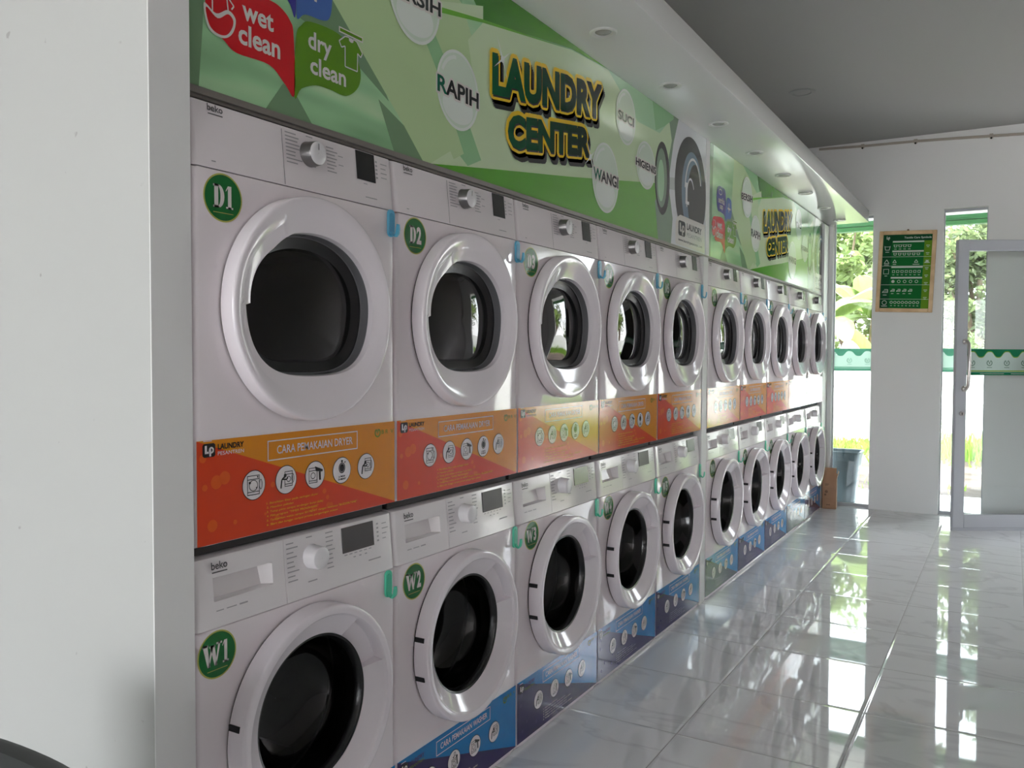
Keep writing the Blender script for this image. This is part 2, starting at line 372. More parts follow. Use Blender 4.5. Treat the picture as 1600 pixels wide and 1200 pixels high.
def copy_tree(o, parent=None):
    c = o.copy(); COL.objects.link(c); c.parent = parent
    for ch in kids(o): copy_tree(ch, c)
    return c
def struct(mb, name, label=None, parent=None, cat=None):
    o = mb.build(name, parent)
    if parent is None: tag(o, label, cat or name.split('_')[0], None, 'structure')
    return o

# ------------------------------------------------------------------ room shell
XR, YB, YF, ZC, XL = 3.4, -10.0, 6.31, 2.965, -2.6
b = MB(); b.box(XL, XR, YB-.1, 6.45, -.12, 0, FLOORM); struct(b, 'floor', 'glossy white marble tile floor of the laundry room')
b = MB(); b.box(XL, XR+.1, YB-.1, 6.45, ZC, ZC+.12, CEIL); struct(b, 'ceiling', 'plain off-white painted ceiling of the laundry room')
b = MB()
b.box(.333, .838, YF, 6.45, 0, 2.38, PAINT)            # pier carrying the poster
b.box(-.7, .03, YF, 6.45, 0, 2.38, PAINT)
b.box(1.138, 1.985, YF, 6.45, 0, 2.38, PAINT)
b.box(2.85, XR, YF, 6.45, 0, 2.38, PAINT)
b.box(-.7, XR, YF, 6.45, 2.38, ZC, PAINT)
struct(b, 'wall_far', 'white painted end wall with two tall narrow windows')
b = MB(); b.box(XR, XR+.12, YB, 6.45, 0, ZC, BLUSH); struct(b, 'wall_right', 'plain pinkish white side wall on the aisle side')
b = MB(); b.box(-.72, -.60, 0, YF, 0, ZC, PAINT); struct(b, 'wall_left', 'white wall behind the two rows of machines')
b = MB(); b.box(XL, -.003, -.088, -.002, 0, ZC, SCUFF); b.box(-.003, .0, -.088, -.002, 0, ZC, PAINT); struct(b, 'wall_front', 'white scuffed partition wall ending beside the first dryer and washer')  # face in the paint darkened against the light, end face left lighter
b = MB(); b.box(XL-.12, XL, YB, 0, 0, ZC, PAINT); struct(b, 'wall_left_rear', 'white side wall of the area behind the camera')
b = MB()
b.box(XL, -2.3, YB-.12, YB, 0, ZC, PAINT); b.box(2.8, XR, YB-.12, YB, 0, ZC, PAINT); b.box(-2.3, 2.8, YB-.12, YB, 2.65, ZC, PAINT)
struct(b, 'wall_rear', 'white wall with a wide shopfront opening behind the camera')
b = MB(); b.box(-.6, .0, 6.096, YF, 0, 2.3, TRIMW); struct(b, 'wall_end_stub', 'narrow white partition between the last machines and the left window')
# canopy board above the sign
b = MB(); b.rbox(-.60, .300, -.002, 6.30, 2.316, 2.412, GLOSSW, .004, 2)
struct(b, 'soffit_canopy', 'long glossy white canopy board over the green sign', cat='canopy')
# dark backing that closes the void above the dryers, and the divider between the banks
b = MB(); b.box(-.598, -.03, .0, 6.094, 1.728, 2.314, GAPD); struct(b, 'wall_bulkhead', 'bulkhead behind the green sign')
b = MB(); b.rbox(-.59, .002, 3.006, 3.084, 0, 1.727, TRIMW, .003, 1); struct(b, 'trim_1', 'narrow white post between the fifth and sixth stacks', cat='trim')
b = MB(); b.box(-.03, -.016, 3.093, 3.148, 1.742, 2.315, TRIMW); struct(b, 'trim_2', 'white upright strip dividing the two green signs', cat='trim')
b = MB(); b.box(-.6, -.022, 0, 6.094, 1.7215, 1.7275, ALU); b.box(-.022, -.012, 0, 6.094, 1.7275, 1.7405, ALU)
struct(b, 'trim_3', 'grey aluminium strip under the green sign', cat='trim')

# ------------------------------------------------------------------ windows with frosted scalloped film
def film_band(mb, u0, u1, z0, z1, x, pitch, ph, logos=True, dashes=False, inks=None):
    """print in the (u, z) plane facing +X, rotated by its owner"""
    F_GRN, F_WHT, F_LOGO, F_LIM = inks or (globals()["F_GRN"], globals()["F_WHT"], globals()["F_LOGO"], globals()["F_LIM"])
    mb.rect(u0, u1, z0, z1, x, F_WHT)
    n = max(8, int((u1-u0)/.008)); pts = []
    for k in range(n+1):
        u = u0+(u1-u0)*k/n; t = .5+.5*math.cos(2*PI*(u-ph)/pitch); t = t*t*(3-2*t)
        pts.append((u, z1-.014-.040*t))
    vs = [(x+.0006, u, z) for u, z in pts]+[(x+.0006, u, z1) for u, z in pts]
    mb.add(vs, [(k, k+1, n+2+k, n+1+k) for k in range(n)], F_GRN)
    vs = [(x+.0004, u, z-.006) for u, z in pts]+[(x+.0004, u, z) for u, z in pts]
    mb.add(vs, [(k, k+1, n+2+k, n+1+k) for k in range(n)], F_LIM)
    mb.rect(u0, u1, z0+.026, z0+.034, x+.0006, F_LIM); mb.rect(u0, u1, z0, z0+.022, x+.0006, F_GRN)
    if dashes:
        k = 0
        while u0+.1+k*.22 < u1-.12:
            mb.rect(u0+.1+k*.22, u0+.27+k*.22, z0+.009, z0+.013, x+.0012, F_WHT); k += 1
    if logos:
        u = ph+pitch/2
        while u-pitch > u0: u -= pitch
        while u < u1-.02:
            if u > u0+.02:
                zc = z0+.087
                mb.ring(u, zc, .021, .021, .006, x+.0008, F_LOGO, 24, math.radians(112), math.radians(428))
                mb.line([(u, zc-.008), (u-.007, zc+.013)], .004, x+.0008, F_LOGO); mb.line([(u, zc-.008), (u+.007, zc+.013)], .004, x+.0008, F_LOGO)
                mb.rect(u-.018, u+.018, zc-.034, zc-.030, x+.0008, F_LOGO)
            u += pitch
def window(n, x0, x1, label):
    t = thing('window_%d' % n, label, 'window', (x0, 6.40, 0)); t['kind'] = 'structure'
    W = x1-x0
    f = MB(); f.box(0, W, -.012, .012, 0, .022, ALW); f.box(0, W, -.012, .012, 2.362, 2.38, ALW); f.box(0, .008, -.012, .012, .022, 2.362, ALW); f.box(W-.008, W, -.012, .012, .022, 2.362, ALW)
    f.build('window_frame', t)
    g = MB(); g.box(.008, W-.008, -.003, .003, .022, 2.362, GLASS); g.build('window_pane', t)
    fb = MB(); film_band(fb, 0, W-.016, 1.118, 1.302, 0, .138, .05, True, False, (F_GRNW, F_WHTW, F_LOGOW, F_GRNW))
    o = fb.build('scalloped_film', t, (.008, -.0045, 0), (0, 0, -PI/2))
window(1, .03, .333, 'tall narrow window beside the end of the machine rows')
window(2, .838, 1.138, 'tall narrow window behind the open glass door')

# ------------------------------------------------------------------ open glass door
th = math.radians(31)
door = thing('door_1', 'white aluminium framed glass door standing open by the far wall', 'door', (.965, 5.707, 0), th); door['kind'] = 'structure'
DW, DH = 1.15, 2.062
f = MB()
f.rbox(0, .078, -.02, .02, .022, DH, ALW, .003, 1); f.rbox(DW-.078, DW, -.02, .02, .022, DH, ALW, .003, 1)
f.rbox(.078, DW-.078, -.02, .02, .022, .118, ALW, .003, 1); f.rbox(.078, DW-.078, -.02, .02, DH-.078, DH, ALW, .003, 1)
f.build('door_frame', door)
g = MB(); g.box(.078, DW-.078, -.004, .004, .118, DH-.078, DGLASS); g.build('glass_pane', door)
fb = MB(); film_band(fb, .078, DW-.078, 1.108, 1.292, 0, .123, .06, True, True)
fb.build('scalloped_film', door, (0, -.0055, 0), (0, 0, -PI/2))
h = MB(); h.tube([(.060, -.02, 1.345), (.060, -.05, 1.345), (.066, -.062, 1.33), (.070, -.064, 1.18), (.066, -.062, 1.03), (.060, -.05, 1.012), (.060, -.02, 1.012)], .011, CHROME, 10)
for z in (1.345, 1.012): h.tube([(.060, -.021, z), (.060, -.030, z)], .02, CHROME, 14)
h.build('door_handle', door)
lk = MB(); lk.tube([(.045, -.021, .835), (.045, -.030, .835)], .016, CHROME, 14); lk.box(.043, .047, -.032, -.030, .826, .844, SLOT); lk.build('lock', door)
bs = MB(); bs.box(.0, DW, -.012, .012, .0, .022, ALW); bs.build('bottom_seal', door)

# ------------------------------------------------------------------ machines
def angles(extra=()):
    a = [2*PI*k/120 for k in range(120)]
    for d in extra: a += [math.radians(d-.6), math.radians(d+.6)]
    return sorted(set(round(x % (2*PI), 6) for x in a))
def rect_pt(th, cu, cz, u0, u1, z0, z1):
    c, s = math.cos(th), math.sin(th); t = 1e9
    if c > 1e-9: t = min(t, (u1-cu)/c)
    if c < -1e-9: t = min(t, (u0-cu)/c)
    if s > 1e-9: t = min(t, (z1-cz)/s)
    if s < -1e-9: t = min(t, (z0-cz)/s)
    return cu+c*t, cz+s*t
def sup(th, a, bb, n):
    c, s = abs(math.cos(th)), abs(math.sin(th))
    return ((c/a)**n+(s/bb)**n)**(-1.0/n)
def body_mesh(cu, cz, hr, z1):
    """enamel cabinet with a round porthole in its front"""
    m = MB(); W0, W1, Z0, Z1, D = .0015, .5985, .0, z1, -.56
    an = angles(); 
    for cx, cy in ((W0, Z0), (W1, Z0), (W1, Z1), (W0, Z1)): an.append(math.atan2(cy-cz, cx-cu) % (2*PI))
    an = sorted(set(an))
    def R(x, ins): return [(x,)+rect_pt(t, cu, cz, W0+ins, W1-ins, Z0+ins*.4, Z1-ins*.15) for t in an]
    def C(x, r): return [(x, cu+r*math.cos(t), cz+r*math.sin(t)) for t in an]
    m.loft([C(-.04, hr-.002), C(-.003, hr), C(0, hr+.003), R(0, .013), R(-.0012, .0075), R(-.004, .0035), R(-.008, .001), R(-.014, 0), R(D, 0)], ENAMEL, True, True, False, True, flip=True)
    return m
def panel_mesh(z0, z1, lean, mt, ua=.0015, ub=.5985, ra=True, rb=True, pocket=None):
    """leaning control panel strip; pocket = (u0, u1, za, zb) sinks a grip into it"""
    m = MB(); D = -.56; h = z1-z0; X = lambda z: -lean*(z-z0)/h
    tail = [(X(z1-.005), z1-.005), (X(z1-.0015)-.0008, z1-.0015), (X(z1)-.005, z1), (D, z1)]
    plain = lambda za, zb: [(D, z0), (0, z0), (X(za), za), (X(za+.002), za+.002), (X(zb-.002), zb-.002), (X(zb), zb)]+tail
    deep = lambda za, zb: [(D, z0), (0, z0), (X(za), za), (X(za)-.020, za+.002), (X(zb)-.028, zb-.002), (X(zb), zb)]+tail
    za, zb = (pocket[2], pocket[3]) if pocket else (z0+h*.4, z0+h*.6)
    left = [(ua, .014), (ua+.001, .008), (ua+.0035, .004), (ua+.0075, .0012), (ua+.013, 0)] if ra else [(ua, .001), (ua+.001, 0)]
    right = [(ub-.013, 0), (ub-.0075, .0012), (ub-.0035, .004), (ub-.001, .008), (ub, .014)] if rb else [(ub-.001, 0), (ub, .001)]
    ring = lambda u, back, pf: [(x-back if x > D+.01 else x, u, z) for x, z in pf]
    cols = [ring(u, bk, plain(za, zb)) for u, bk in left]
    if pocket:
        u0, u1 = pocket[:2]
        cols += [ring(u0, 0, plain(za, zb)), ring(u0+.004, 0, deep(za, zb)), ring(u1-.016, 0, deep(za, zb)), ring(u1, 0, plain(za, zb))]
    cols += [ring(u, bk, plain(za, zb)) for u, bk in right]
    m.loft(cols, mt, True, True, True, True, flip=True)
    return m
def lean_x(z, z0, z1, lean): return -lean*(z-z0)/(z1-z0)
def bars(mb, rows, x, m):
    for u0, u1, z, t in rows: mb.rect(u0, u1, z-t/2, z+t/2, x, m)

def ring_door(parent, name, cu, cz, R, inner, face_x, lip_x, hand, hr_in):
    """moulded door ring; inner(th) gives the opening radius, hand(th) the grip recess depth"""
    ex = hand[0]
    an = angles(ex)
    def P(x, fr):  # fr: function th -> r
        return [(x(t) if callable(x) else x, cu+fr(t)*math.cos(t), cz+fr(t)*math.sin(t)) for t in an]
    dep, r_g = hand[1], hand[2]
    def lerp(k): return lambda t: inner(t)+(R-.012-inner(t))*k
    rings = [P(.004, lambda t: R-.0015), P(.0055, lambda t: R), P(face_x-.006, lambda t: R-.0008), P(face_x-.0025, lambda t: R-.0022), P(face_x-.0006, lambda t: R-.005), P(face_x, lambda t: R-.0095), P(face_x-.0002, lambda t: R-.013),
             P(lambda t: lip_x+(face_x-lip_x)*.93, lerp(.84)),
             P(lambda t: lip_x+(face_x-lip_x)*(r_g+.03), lerp(r_g+.03)),
             P(lambda t: lip_x+(face_x-lip_x)*r_g-dep(t), lerp(r_g)),
             P(lambda t: lip_x+(face_x-lip_x)*.10-dep(t)*.6, lerp(.10)),
             P(lambda t: lip_x+.001-dep(t)*.5, lerp(.02)),
             P(lambda t: lip_x-.003-dep(t)*.5, lambda t: inner(t)),
             P(lip_x-.014, lambda t: inner(t)-.001)]
    gap = [P(-.002, lambda t: R-.004), P(.004, lambda t: R-.004), P(.004, lambda t: R-.0015)]
    m = MB(); m.loft(gap, SLOT, True, True)
    m.loft(rings, DOORP, True, True)
    return m.build(name, parent)

def picto(kind, u, z, r, x0):
    m = MB(); m.disc(u, z, r, r, x0, V_BLK, 36); m.disc(u, z, r*.95, r*.95, x0+.0003, V_WHT, 36)
    x = x0+.0006; t = r*.045; B = V_BLK
    def machine(cx, cz, w, h, dr=.55):
        m.frame(cx-w/2, cx+w/2, cz-h/2, cz+h/2, t, x, B); m.line([(cx-w/2, cz+h*.30), (cx+w/2, cz+h*.30)], t, x, B); m.line([(cx-w/2, cz-h*.34), (cx+w/2, cz-h*.34)], t, x, B)
        m.ring(cx, cz-h*.02, w*dr*.5, w*dr*.5, t, x, B, 24)
    def person(s):
        m.disc(u-s*r*.10, z+r*.30, r*.13, r*.13, x, B, 16)
        m.line([(u-s*r*.12, z+r*.26), (u-s*r*.42, z+r*.02), (u-s*r*.50, z-r*.55)], r*.12, x, B)
        m.line([(u-s*r*.36, z+r*.06), (u+s*r*.02, z+r*.02), (u+s*r*.16, z+r*.14)], r*.09, x, B)
    if kind == 'empty':
        machine(u-r*.05, z, r*1.05, r*1.3, .72); m.ring(u+r*.58, z, r*.14, r*.34, t, x, B, 24)
        m.disc(u-r*.36, z+r*.18, r*.09, r*.09, x, B, 10); m.disc(u+r*.22, z-r*.2, r*.06, r*.06, x, B, 10); m.disc(u+r*.32, z+r*.52, r*.06, r*.06, x, B, 10)
    elif kind == 'load': machine(u+r*.22, z+r*.05, r*.75, r*1.05); m.ring(u+r*.62, z+r*.05, r*.12, r*.32, t, x, B, 20); person(1)
    elif kind == 'unload': machine(u+r*.2, z+r*.12, r*.75, r*1.0); m.ring(u+r*.6, z+r*.1, r*.12, r*.3, t, x, B, 20); person(1)
    elif kind == 'press':
        machine(u-r*.22, z-r*.02, r*.85, r*1.1)
        m.poly([(u-r*.05, z+r*.62), (u+r*.78, z+r*.30), (u+r*.72, z+r*.16), (u+r*.05, z+r*.26)], x+.0003, B)
        m.line([(u+r*.45, z+r*.2), (u+r*.48, z-r*.42)], r*.17, x+.0003, B)
    elif kind == 'timer':
        m.ring(u, z+r*.18, r*.36, r*.40, r*.07, x, B, 28); m.poly([(u, z+r*.18)]+[(u+r*.26*math.cos(a*PI/12), z+r*.18+r*.29*math.sin(a*PI/12)) for a in range(-20, 7)], x, B)
        m.rect(u-r*.10, u+r*.10, z+r*.62, z+r*.76, x, B); m.line([(u+r*.28, z+r*.55), (u+r*.38, z+r*.63)], r*.09, x, B)
        m.text('± MAX', u-r*.36, u+r*.36, z-r*.52, z-r*.38, x, B, .02); m.text('50 MENIT', u-r*.42, u+r*.42, z-r*.72, z-r*.58, x, B, .02)
    elif kind == 'pour':
        machine(u-r*.05, z-r*.22, r*.75, r*.85); m.line([(u-r*.1, z+r*.42), (u-r*.1, z+r*.26)], r*.08, x, B); m.line([(u-r*.22, z+r*.36), (u+r*.02, z+r*.36)], r*.06, x, B)
        m.frame(u-r*.02, u+r*.24, z+r*.42, z+r*.78, t, x, B); m.disc(u+r*.42, z+r*.3, r*.13, r*.13, x, B, 14); m.line([(u+r*.44, z+r*.2), (u+r*.52, z-r*.5)], r*.14, x, B)
    return m
def lp_logo(mb, u0, u1, z0, z1, x, back, ink):
    """rounded block monogram lp"""
    w, h = u1-u0, z1-z0
    mb.poly([(u0+w*a, z0+h*c) for a, c in ((.0, .12), (.12, 0), (.88, 0), (1, .12), (1, .88), (.88, 1), (.12, 1), (0, .88))], x, back)
    X = x+.0003
    mb.rect(u0+.17*w, u0+.33*w, z0+.26*h, z0+.86*h, X, ink); mb.rect(u0+.17*w, u0+.48*w, z0+.26*h, z0+.42*h, X, ink)
    mb.rect(u0+.52*w, u0+.66*w, z0+.05*h, z0+.66*h, X, ink)
    mb.ring(u0+.68*w, z0+.50*h, .2*w, .24*h, min(w, h)*.12, X, ink, 24)
def leaf_logo(mb, u, z, r, x, m):
    mb.ring(u, z, r, r, r*.34, x, m, 24, math.radians(115), math.radians(425)); mb.poly([(u-r*.1, z-r*.3), (u+r*.45, z+r*.7), (u+r*.1, z+r*.9)], x, m); mb.poly([(u-r*.1, z-r*.3), (u-r*.1, z+r*.8), (u-r*.45, z+r*.55)], x, m)

def sticker(parent, washer, seed):
    rnd = random.Random(seed); H = .195 if washer else .200; z0 = .016 if washer else .0035
    root_m = MB(); x = .0006; z1 = z0+H; U0, U1 = .005, .5955
    A, Bm = (V_BLUE, V_NAVY) if washer else (V_AMB, V_RED)
    root_m.poly([(U0, z0), (U1, z0), (U1, z1), (U0, z1)], x, A)
    root_m.poly([(U0, z0), (U1, z0), (U1, z0+.002), (U0, z1)], x+.0003, Bm)
    for k in range(16):
        u = U0+.012+(rnd.random()**1.5)*.36; lim = z1-(z1-z0)*(u-U0)/(U1-U0)
        r = rnd.uniform(.003, .014 if u < .16 else .007); z = rnd.uniform(z0+.014, max(z0+.016, lim-.02))
        if z+r < lim and z-r > z0: root_m.disc(u, z, r, r, x+.0005, V_NDOT if washer else V_BUB, 18)
    s = root_m.build('instruction_sticker', parent)
    c = (.143, .256, .362, .467) if washer else (.143, .231, .317, .403, .487)
    ks = ('load', 'pour', 'press', 'unload') if washer else ('empty', 'load', 'press', 'timer', 'unload')
    zc = z0+.0975 if washer else .104
    for u, k in zip(c, ks): picto(k, u, zc, .0305, x+.0008).build('pictogram', s)
    t = MB(); xx = x+.0008
    if washer:
        t.frame(.172, .445, z0+.143, z0+.183, .0022, xx, V_WHT); t.text('CARA PEMAKAIAN WASHER', .192, .428, z0+.155, z0+.172, xx, V_WHT, .012)
    else:
        t.frame(.180, .457, .148, .190, .0024, xx, V_WHT); t.text('CARA PEMAKAIAN DRYER', .206, .440, .1605, .178, xx, V_WHT, .012)
    zl = z0+.168 if not washer else z0+.156
    lp_logo(t, .018, .048, zl, zl+.026, xx, V_BLK, V_WHT); t.rect(.020, .040, zl+.030, zl+.0315, xx, V_WHT)
    t.text('LAUNDRY', .054, .118, zl+.0125, zl+.0235, xx, V_BLK if not washer else V_NDOT, .03)
    t.text('PESANTREN', .054, .118, zl+.0015, zl+.0088, xx, V_WHT if not washer else V_LIME, .0)
    leaf_logo(t, .530, z0+(.176 if not washer else .172), .011, xx, V_LIME)
    t.text('B R  V', .545, .590, z0+.172, z0+.182, xx, V_LIME, .01)
    lines = ['1. Bersihkan filter pada saringan dryer', '2. Masukan pakaian', '3. Tutup pintu sampai terdengar bunyi (klik)', '4. Pilih program "TIMER PROGRAMES"', '5. Tambahkan waktu sampai 50 MENIT dengan menekan "BUZZER/TIME"', '6. Start dan tunggu sampai proses pengeringan selesai'] if not washer else \
            ['1. Masukan pakaian', '2. Masukan deterjen sesuai takaran', '3. Tutup pintu sampai terdengar bunyi (klik)', '4. Pilih program dan tekan start', '5. Tunggu sampai proses pencucian selesai']
    wid = [.150, .075, .165, .150, .278, .212] if not washer else [.10, .16, .20, .17, .21]
    zt = z0+.0545 if not washer else z0+.050
    for k, (L, wd) in enumerate(zip(lines, wid)):
        z = zt-k*.0088; t.text(L, .176, .176+wd, z, z+.0058, xx, V_WHT if washer else S_GOLD, .0, 0, .2, exact=(-.22, .74))
    t.build('printed_text', s)
    return s

SERIF = {}
def badge_number(mb, ch, u0, u1, z0, z1, x, m):
    """condensed slab-serif letters"""
    w, h = u1-u0, z1-z0; t = w*.36; s = h*.09
    if ch == 'D':
        mb.rect(u0+.06*w, u0+.42*w, z0, z1, x, m); mb.rect(u0-.04*w, u0+.5*w, z0, z0+s, x, m); mb.rect(u0-.04*w, u0+.5*w, z1-s, z1, x, m)
        n = 20; o = [(x, u0+.42*w+.56*w*math.sin(PI*k/n), (z0+z1)/2+h/2*math.cos(PI*k/n)) for k in range(n+1)]
        i = [(x, u0+.42*w+.2*w*math.sin(PI*k/n), (z0+z1)/2+(h/2-s)*math.cos(PI*k/n)) for k in range(n+1)]
        mb.add(o+i, [(k, n+1+k, n+2+k, k+1) for k in range(n)], m)
    elif ch == 'W':
        for a, c in (((.02, 1), (.27, 0)), ((.5, .92), (.27, 0)), ((.5, .92), (.73, 0)), ((.98, 1), (.73, 0))):
            q = .15 if a[0] in (.02, .5) and c[0] in (.27, .73) and not (a[0] == .5 and c[0] == .27) else .07
            mb.poly([(u0+w*(c[0]-q*.6), z0), (u0+w*(c[0]+q*.6), z0), (u0+w*(a[0]+q), z0+h*a[1]), (u0+w*(a[0]-q), z0+h*a[1])][::1], x, m)
        for c in (.04, .5, .96): mb.rect(u0+w*(c-.19), u0+w*(c+.19), z1-s*(1 if c != .5 else 1.9), z1-(0 if c != .5 else s*.9), x, m)
    elif ch == '1':
        mb.rect(u0+.3*w, u0+.72*w, z0, z1, x, m); mb.rect(u0+.08*w, u0+.94*w, z0, z0+s, x, m); mb.poly([(u0+.3*w, z1-.10*h), (u0+.3*w, z1), (u0+.05*w, z1-.2*h), (u0+.05*w, z1-.26*h)][::-1], x, m)
    else:
        mb.text(ch, u0, u1, z0, z1, x, m, .045)
def badge(parent, letter, num, u, z):
    b = MB(); b.disc(u, z, .0465, .0465, .0006, BDG_Y, 44); b.disc(u, z, .0435, .0435, .0009, BDG_G, 44)
    o = b.build('number_badge', parent); tag(o, 'green round badge with gold rim reading %s%s' % (letter, num))
    t = MB(); X = .0013
    if letter == 'D':
        badge_number(t, 'D', u-.023, u+.003, z-.020, z+.024, X, BDG_W); badge_number(t, num, u+.005, u+.025, z-.020, z+.024, X, BDG_W)
    else:
        badge_number(t, 'W', u-.030, u+.006, z-.020, z+.024, X, BDG_W); badge_number(t, num, u+.0115, u+.0285, z-.020, z+.024, X, BDG_W)
    t.line([(u-.024, z-.029), (u+.024, z-.029)], .0012, X, BDG_Y); t.build('badge_number', o)

def logo_mesh(u0, z, x):
    m = MB(); m.text('beko', u0, u0+.037, z, z+.0135, x, LOGOD, .018); m.line([(u0+.001, z-.0055), (u0+.036, z-.0055)], .0022, x, LOGOD); return m
def glass_disc(inner, cu, cz, x, bulge, mt, sc=.985, n=96):
    m = MB(); rings = []
    for k in range(7):
        q = 1-k/6.0
        rings.append([(x+bulge*(1-q*q), cu+inner(2*PI*i/n)*sc*max(q, .001)*math.cos(2*PI*i/n), cz+inner(2*PI*i/n)*sc*max(q, .001)*math.sin(2*PI*i/n)) for i in range(n)])
    m.loft(rings, mt, True, True); return m
def drum_mesh(cu, cz, r, x0, x1):
    m = MB(); n = 48
    C = lambda x, q: [(x, cu+q*math.cos(2*PI*i/n), cz+q*math.sin(2*PI*i/n)) for i in range(n)]
    m.loft([C(x0, r*.93), C(x0-.02, r), C(x1, r), C(x1-.01, r*.94), C(x1-.012, .001)], DRUM, True, True)
    for q in (.035, .07, .105):          # rows of raised dimples on the back plate
        for k in range(int(q*150)+4):
            a = 2*PI*k/(int(q*150)+4); y, z = cu+q*math.cos(a), cz+q*math.sin(a)
            m.loft([[(x1-.010, y+.007*math.cos(t), z+.007*math.sin(t)) for t in (0, PI/3, 2*PI/3, PI, 4*PI/3, 5*PI/3)], [(x1-.003, y+.003*math.cos(t), z+.003*math.sin(t)) for t in (0, PI/3, 2*PI/3, PI, 4*PI/3, 5*PI/3)]], CHROME, True, True, False, True)
    for k in range(3):                   # lifter ribs
        a = 2*PI*k/3+.9; y, z = cu+(r-.02)*math.cos(a), cz+(r-.02)*math.sin(a)
        m.tube([(x0-.03, y, z), (x1, y, z)], .03, DRUM, 8)
    return m
def knob(parent, u, z, x, side, face, tickm, r=.0265, h=.028):
    n = 40; C = lambda X, q: [(X, u+q*math.cos(2*PI*i/n), z+q*math.sin(2*PI*i/n)) for i in range(n)]
    m = MB(); m.loft([C(x, r*1.04), C(x+.004, r), C(x+h-.004, r*.95), C(x+h-.0008, r*.90)], side, True, True); m.loft([C(x+h-.0008, r*.90), C(x+h, r*.86), C(x+h+.0005, r*.4), C(x+h+.0006, .0005)], face, True, True)
    o = m.build('knob', parent)
    if tickm:
        t = MB(); t.rect(u-.0008, u+.0008, z+r*.25, z+r*.75, x+h+.001, tickm); t.build('pointer_mark', o)

PX = {}
def make_dryer():
    t = thing('tumble_dryer', 'white', 'dryer')
    cu, cz = .298, .463
    body_mesh(cu, cz, .205, .7188).build('body', t)
    lean = .012; z0, z1 = .7195, .846
    panel_mesh(z0, z1, lean, PANELP).build('control_panel', t)
    fx = lambda z: lean_x(z, z0, z1, lean)
    g = MB(); g.add([(fx(.7215)+.0007, .2335, .7215), (fx(.7215)+.0007, .2349, .7215), (fx(.838)+.0007, .2349, .838), (fx(.838)+.0007, .2335, .838)], [(0, 1, 2, 3)], RIMG)
    def row(u0, u1, z, h=.0016): g.add([(fx(z-h)+.0012, u0, z-h), (fx(z-h)+.0012, u1, z-h), (fx(z+h)+.0012, u1, z+h), (fx(z+h)+.0012, u0, z+h)], [(0, 1, 2, 3)], PRINTG)
    rnd = random.Random(3)
    for k in range(9): row(.243, .243+rnd.uniform(.026, .050), .834-k*.0078, .0013)
    for k in range(8): row(.366, .366+rnd.uniform(.020, .036), .828-k*.0076, .0013)
    row(.305, .325, .838, .0012); row(.302, .33, .775, .0012)
    for k, zz in enumerate((.815, .795)): row(.404, .42, zz, .001)
    for k in range(5): row(.534, .541, .828-k*.0095, .0022)
    for k in range(4): row(.553, .553+rnd.uniform(.012, .026), .826-k*.011, .0011)
    row(.487, .50, .768, .001); row(.49, .532, .737, .0012); row(.046, .056, .733, .0012)
    g.build('panel_lettering', t)
    lg = MB(); lg.text('beko', .044, .081, 0, .0135, 0, LOGOD, .018); lg.line([(.045, -.0055), (.080, -.0055)], .0022, 0, LOGOD)
    o = lg.build('brand_logo', t, (fx(.83)+.0016, 0, .829), (0, -math.atan(lean/(z1-z0)), 0))
    knob(t, .312, .799, fx(.80)-.002, SILVER, KNOBW, BLACK, .027, .030)
    d = MB(); zz0, zz1 = .7755, .8425; d.add([(fx(zz0)+.0016, .466, zz0), (fx(zz0)+.0016, .531, zz0), (fx(zz1)+.0016, .531, zz1), (fx(zz1)+.0016, .466, zz1), (fx(zz0)-.003, .466, zz0), (fx(zz0)-.003, .531, zz0), (fx(zz1)-.003, .531, zz1), (fx(zz1)-.003, .466, zz1)], [(0, 1, 2, 3), (0, 4, 5, 1), (1, 5, 6, 2), (2, 6, 7, 3), (3, 7, 4, 0)], BLACK); d.build('display', t)
    def inn0(th):  # opening is set a little above the ring centre, flatter at its foot
        return sup(th, .190, .151, 2.15 if math.sin(th) > 0 else 2.15+.5*abs(math.sin(2*th))) + .010*math.sin(th)
    def inn(th):   # the grip flap narrows the opening at the upper left
        dg = math.degrees(th) % 360
        return inn0(th)-(.013*min(1.0, (dg-112)/22.0) if 112 < dg < 179 else 0.0)
    def dep(th):
        dg = math.degrees(th) % 360
        return .003 if 118 < dg < 179 else 0.0
    dr = ring_door(t, 'door', cu, cz, .238, inn, .041, .021, ((118, 179), dep, .50), None)
    n = 120
    P = lambda x, q: [(x, cu+(inn0(2*PI*i/n)+q)*math.cos(2*PI*i/n), cz+(inn0(2*PI*i/n)+q)*math.sin(2*PI*i/n)) for i in range(n)]
    rim = MB(); rim.loft([P(.010, .001), P(.008, -.002), P(-.010, -.004), P(-.0115, -.006)], RIMG, True, True)
    rim.loft([P(-.0115, -.006), P(-.013, -.012), P(-.020, -.030), P(-.030, -.034)], BLACK, True, True); rim.build('glass_rim', dr)
    glass_disc(lambda th: inn0(th)-.028, cu, cz, -.019, .010, TINT).build('door_glass', dr)
    dm = drum_mesh(cu, cz, .215, -.045, -.42); dm.build('drum', t)
    rl = MB(); rl.box(-.54, -.035, .01, .59, -.0215, -.0005, GAPD); rl.build('stacking_rail', t)
    sticker(t, False, 5)
    return t
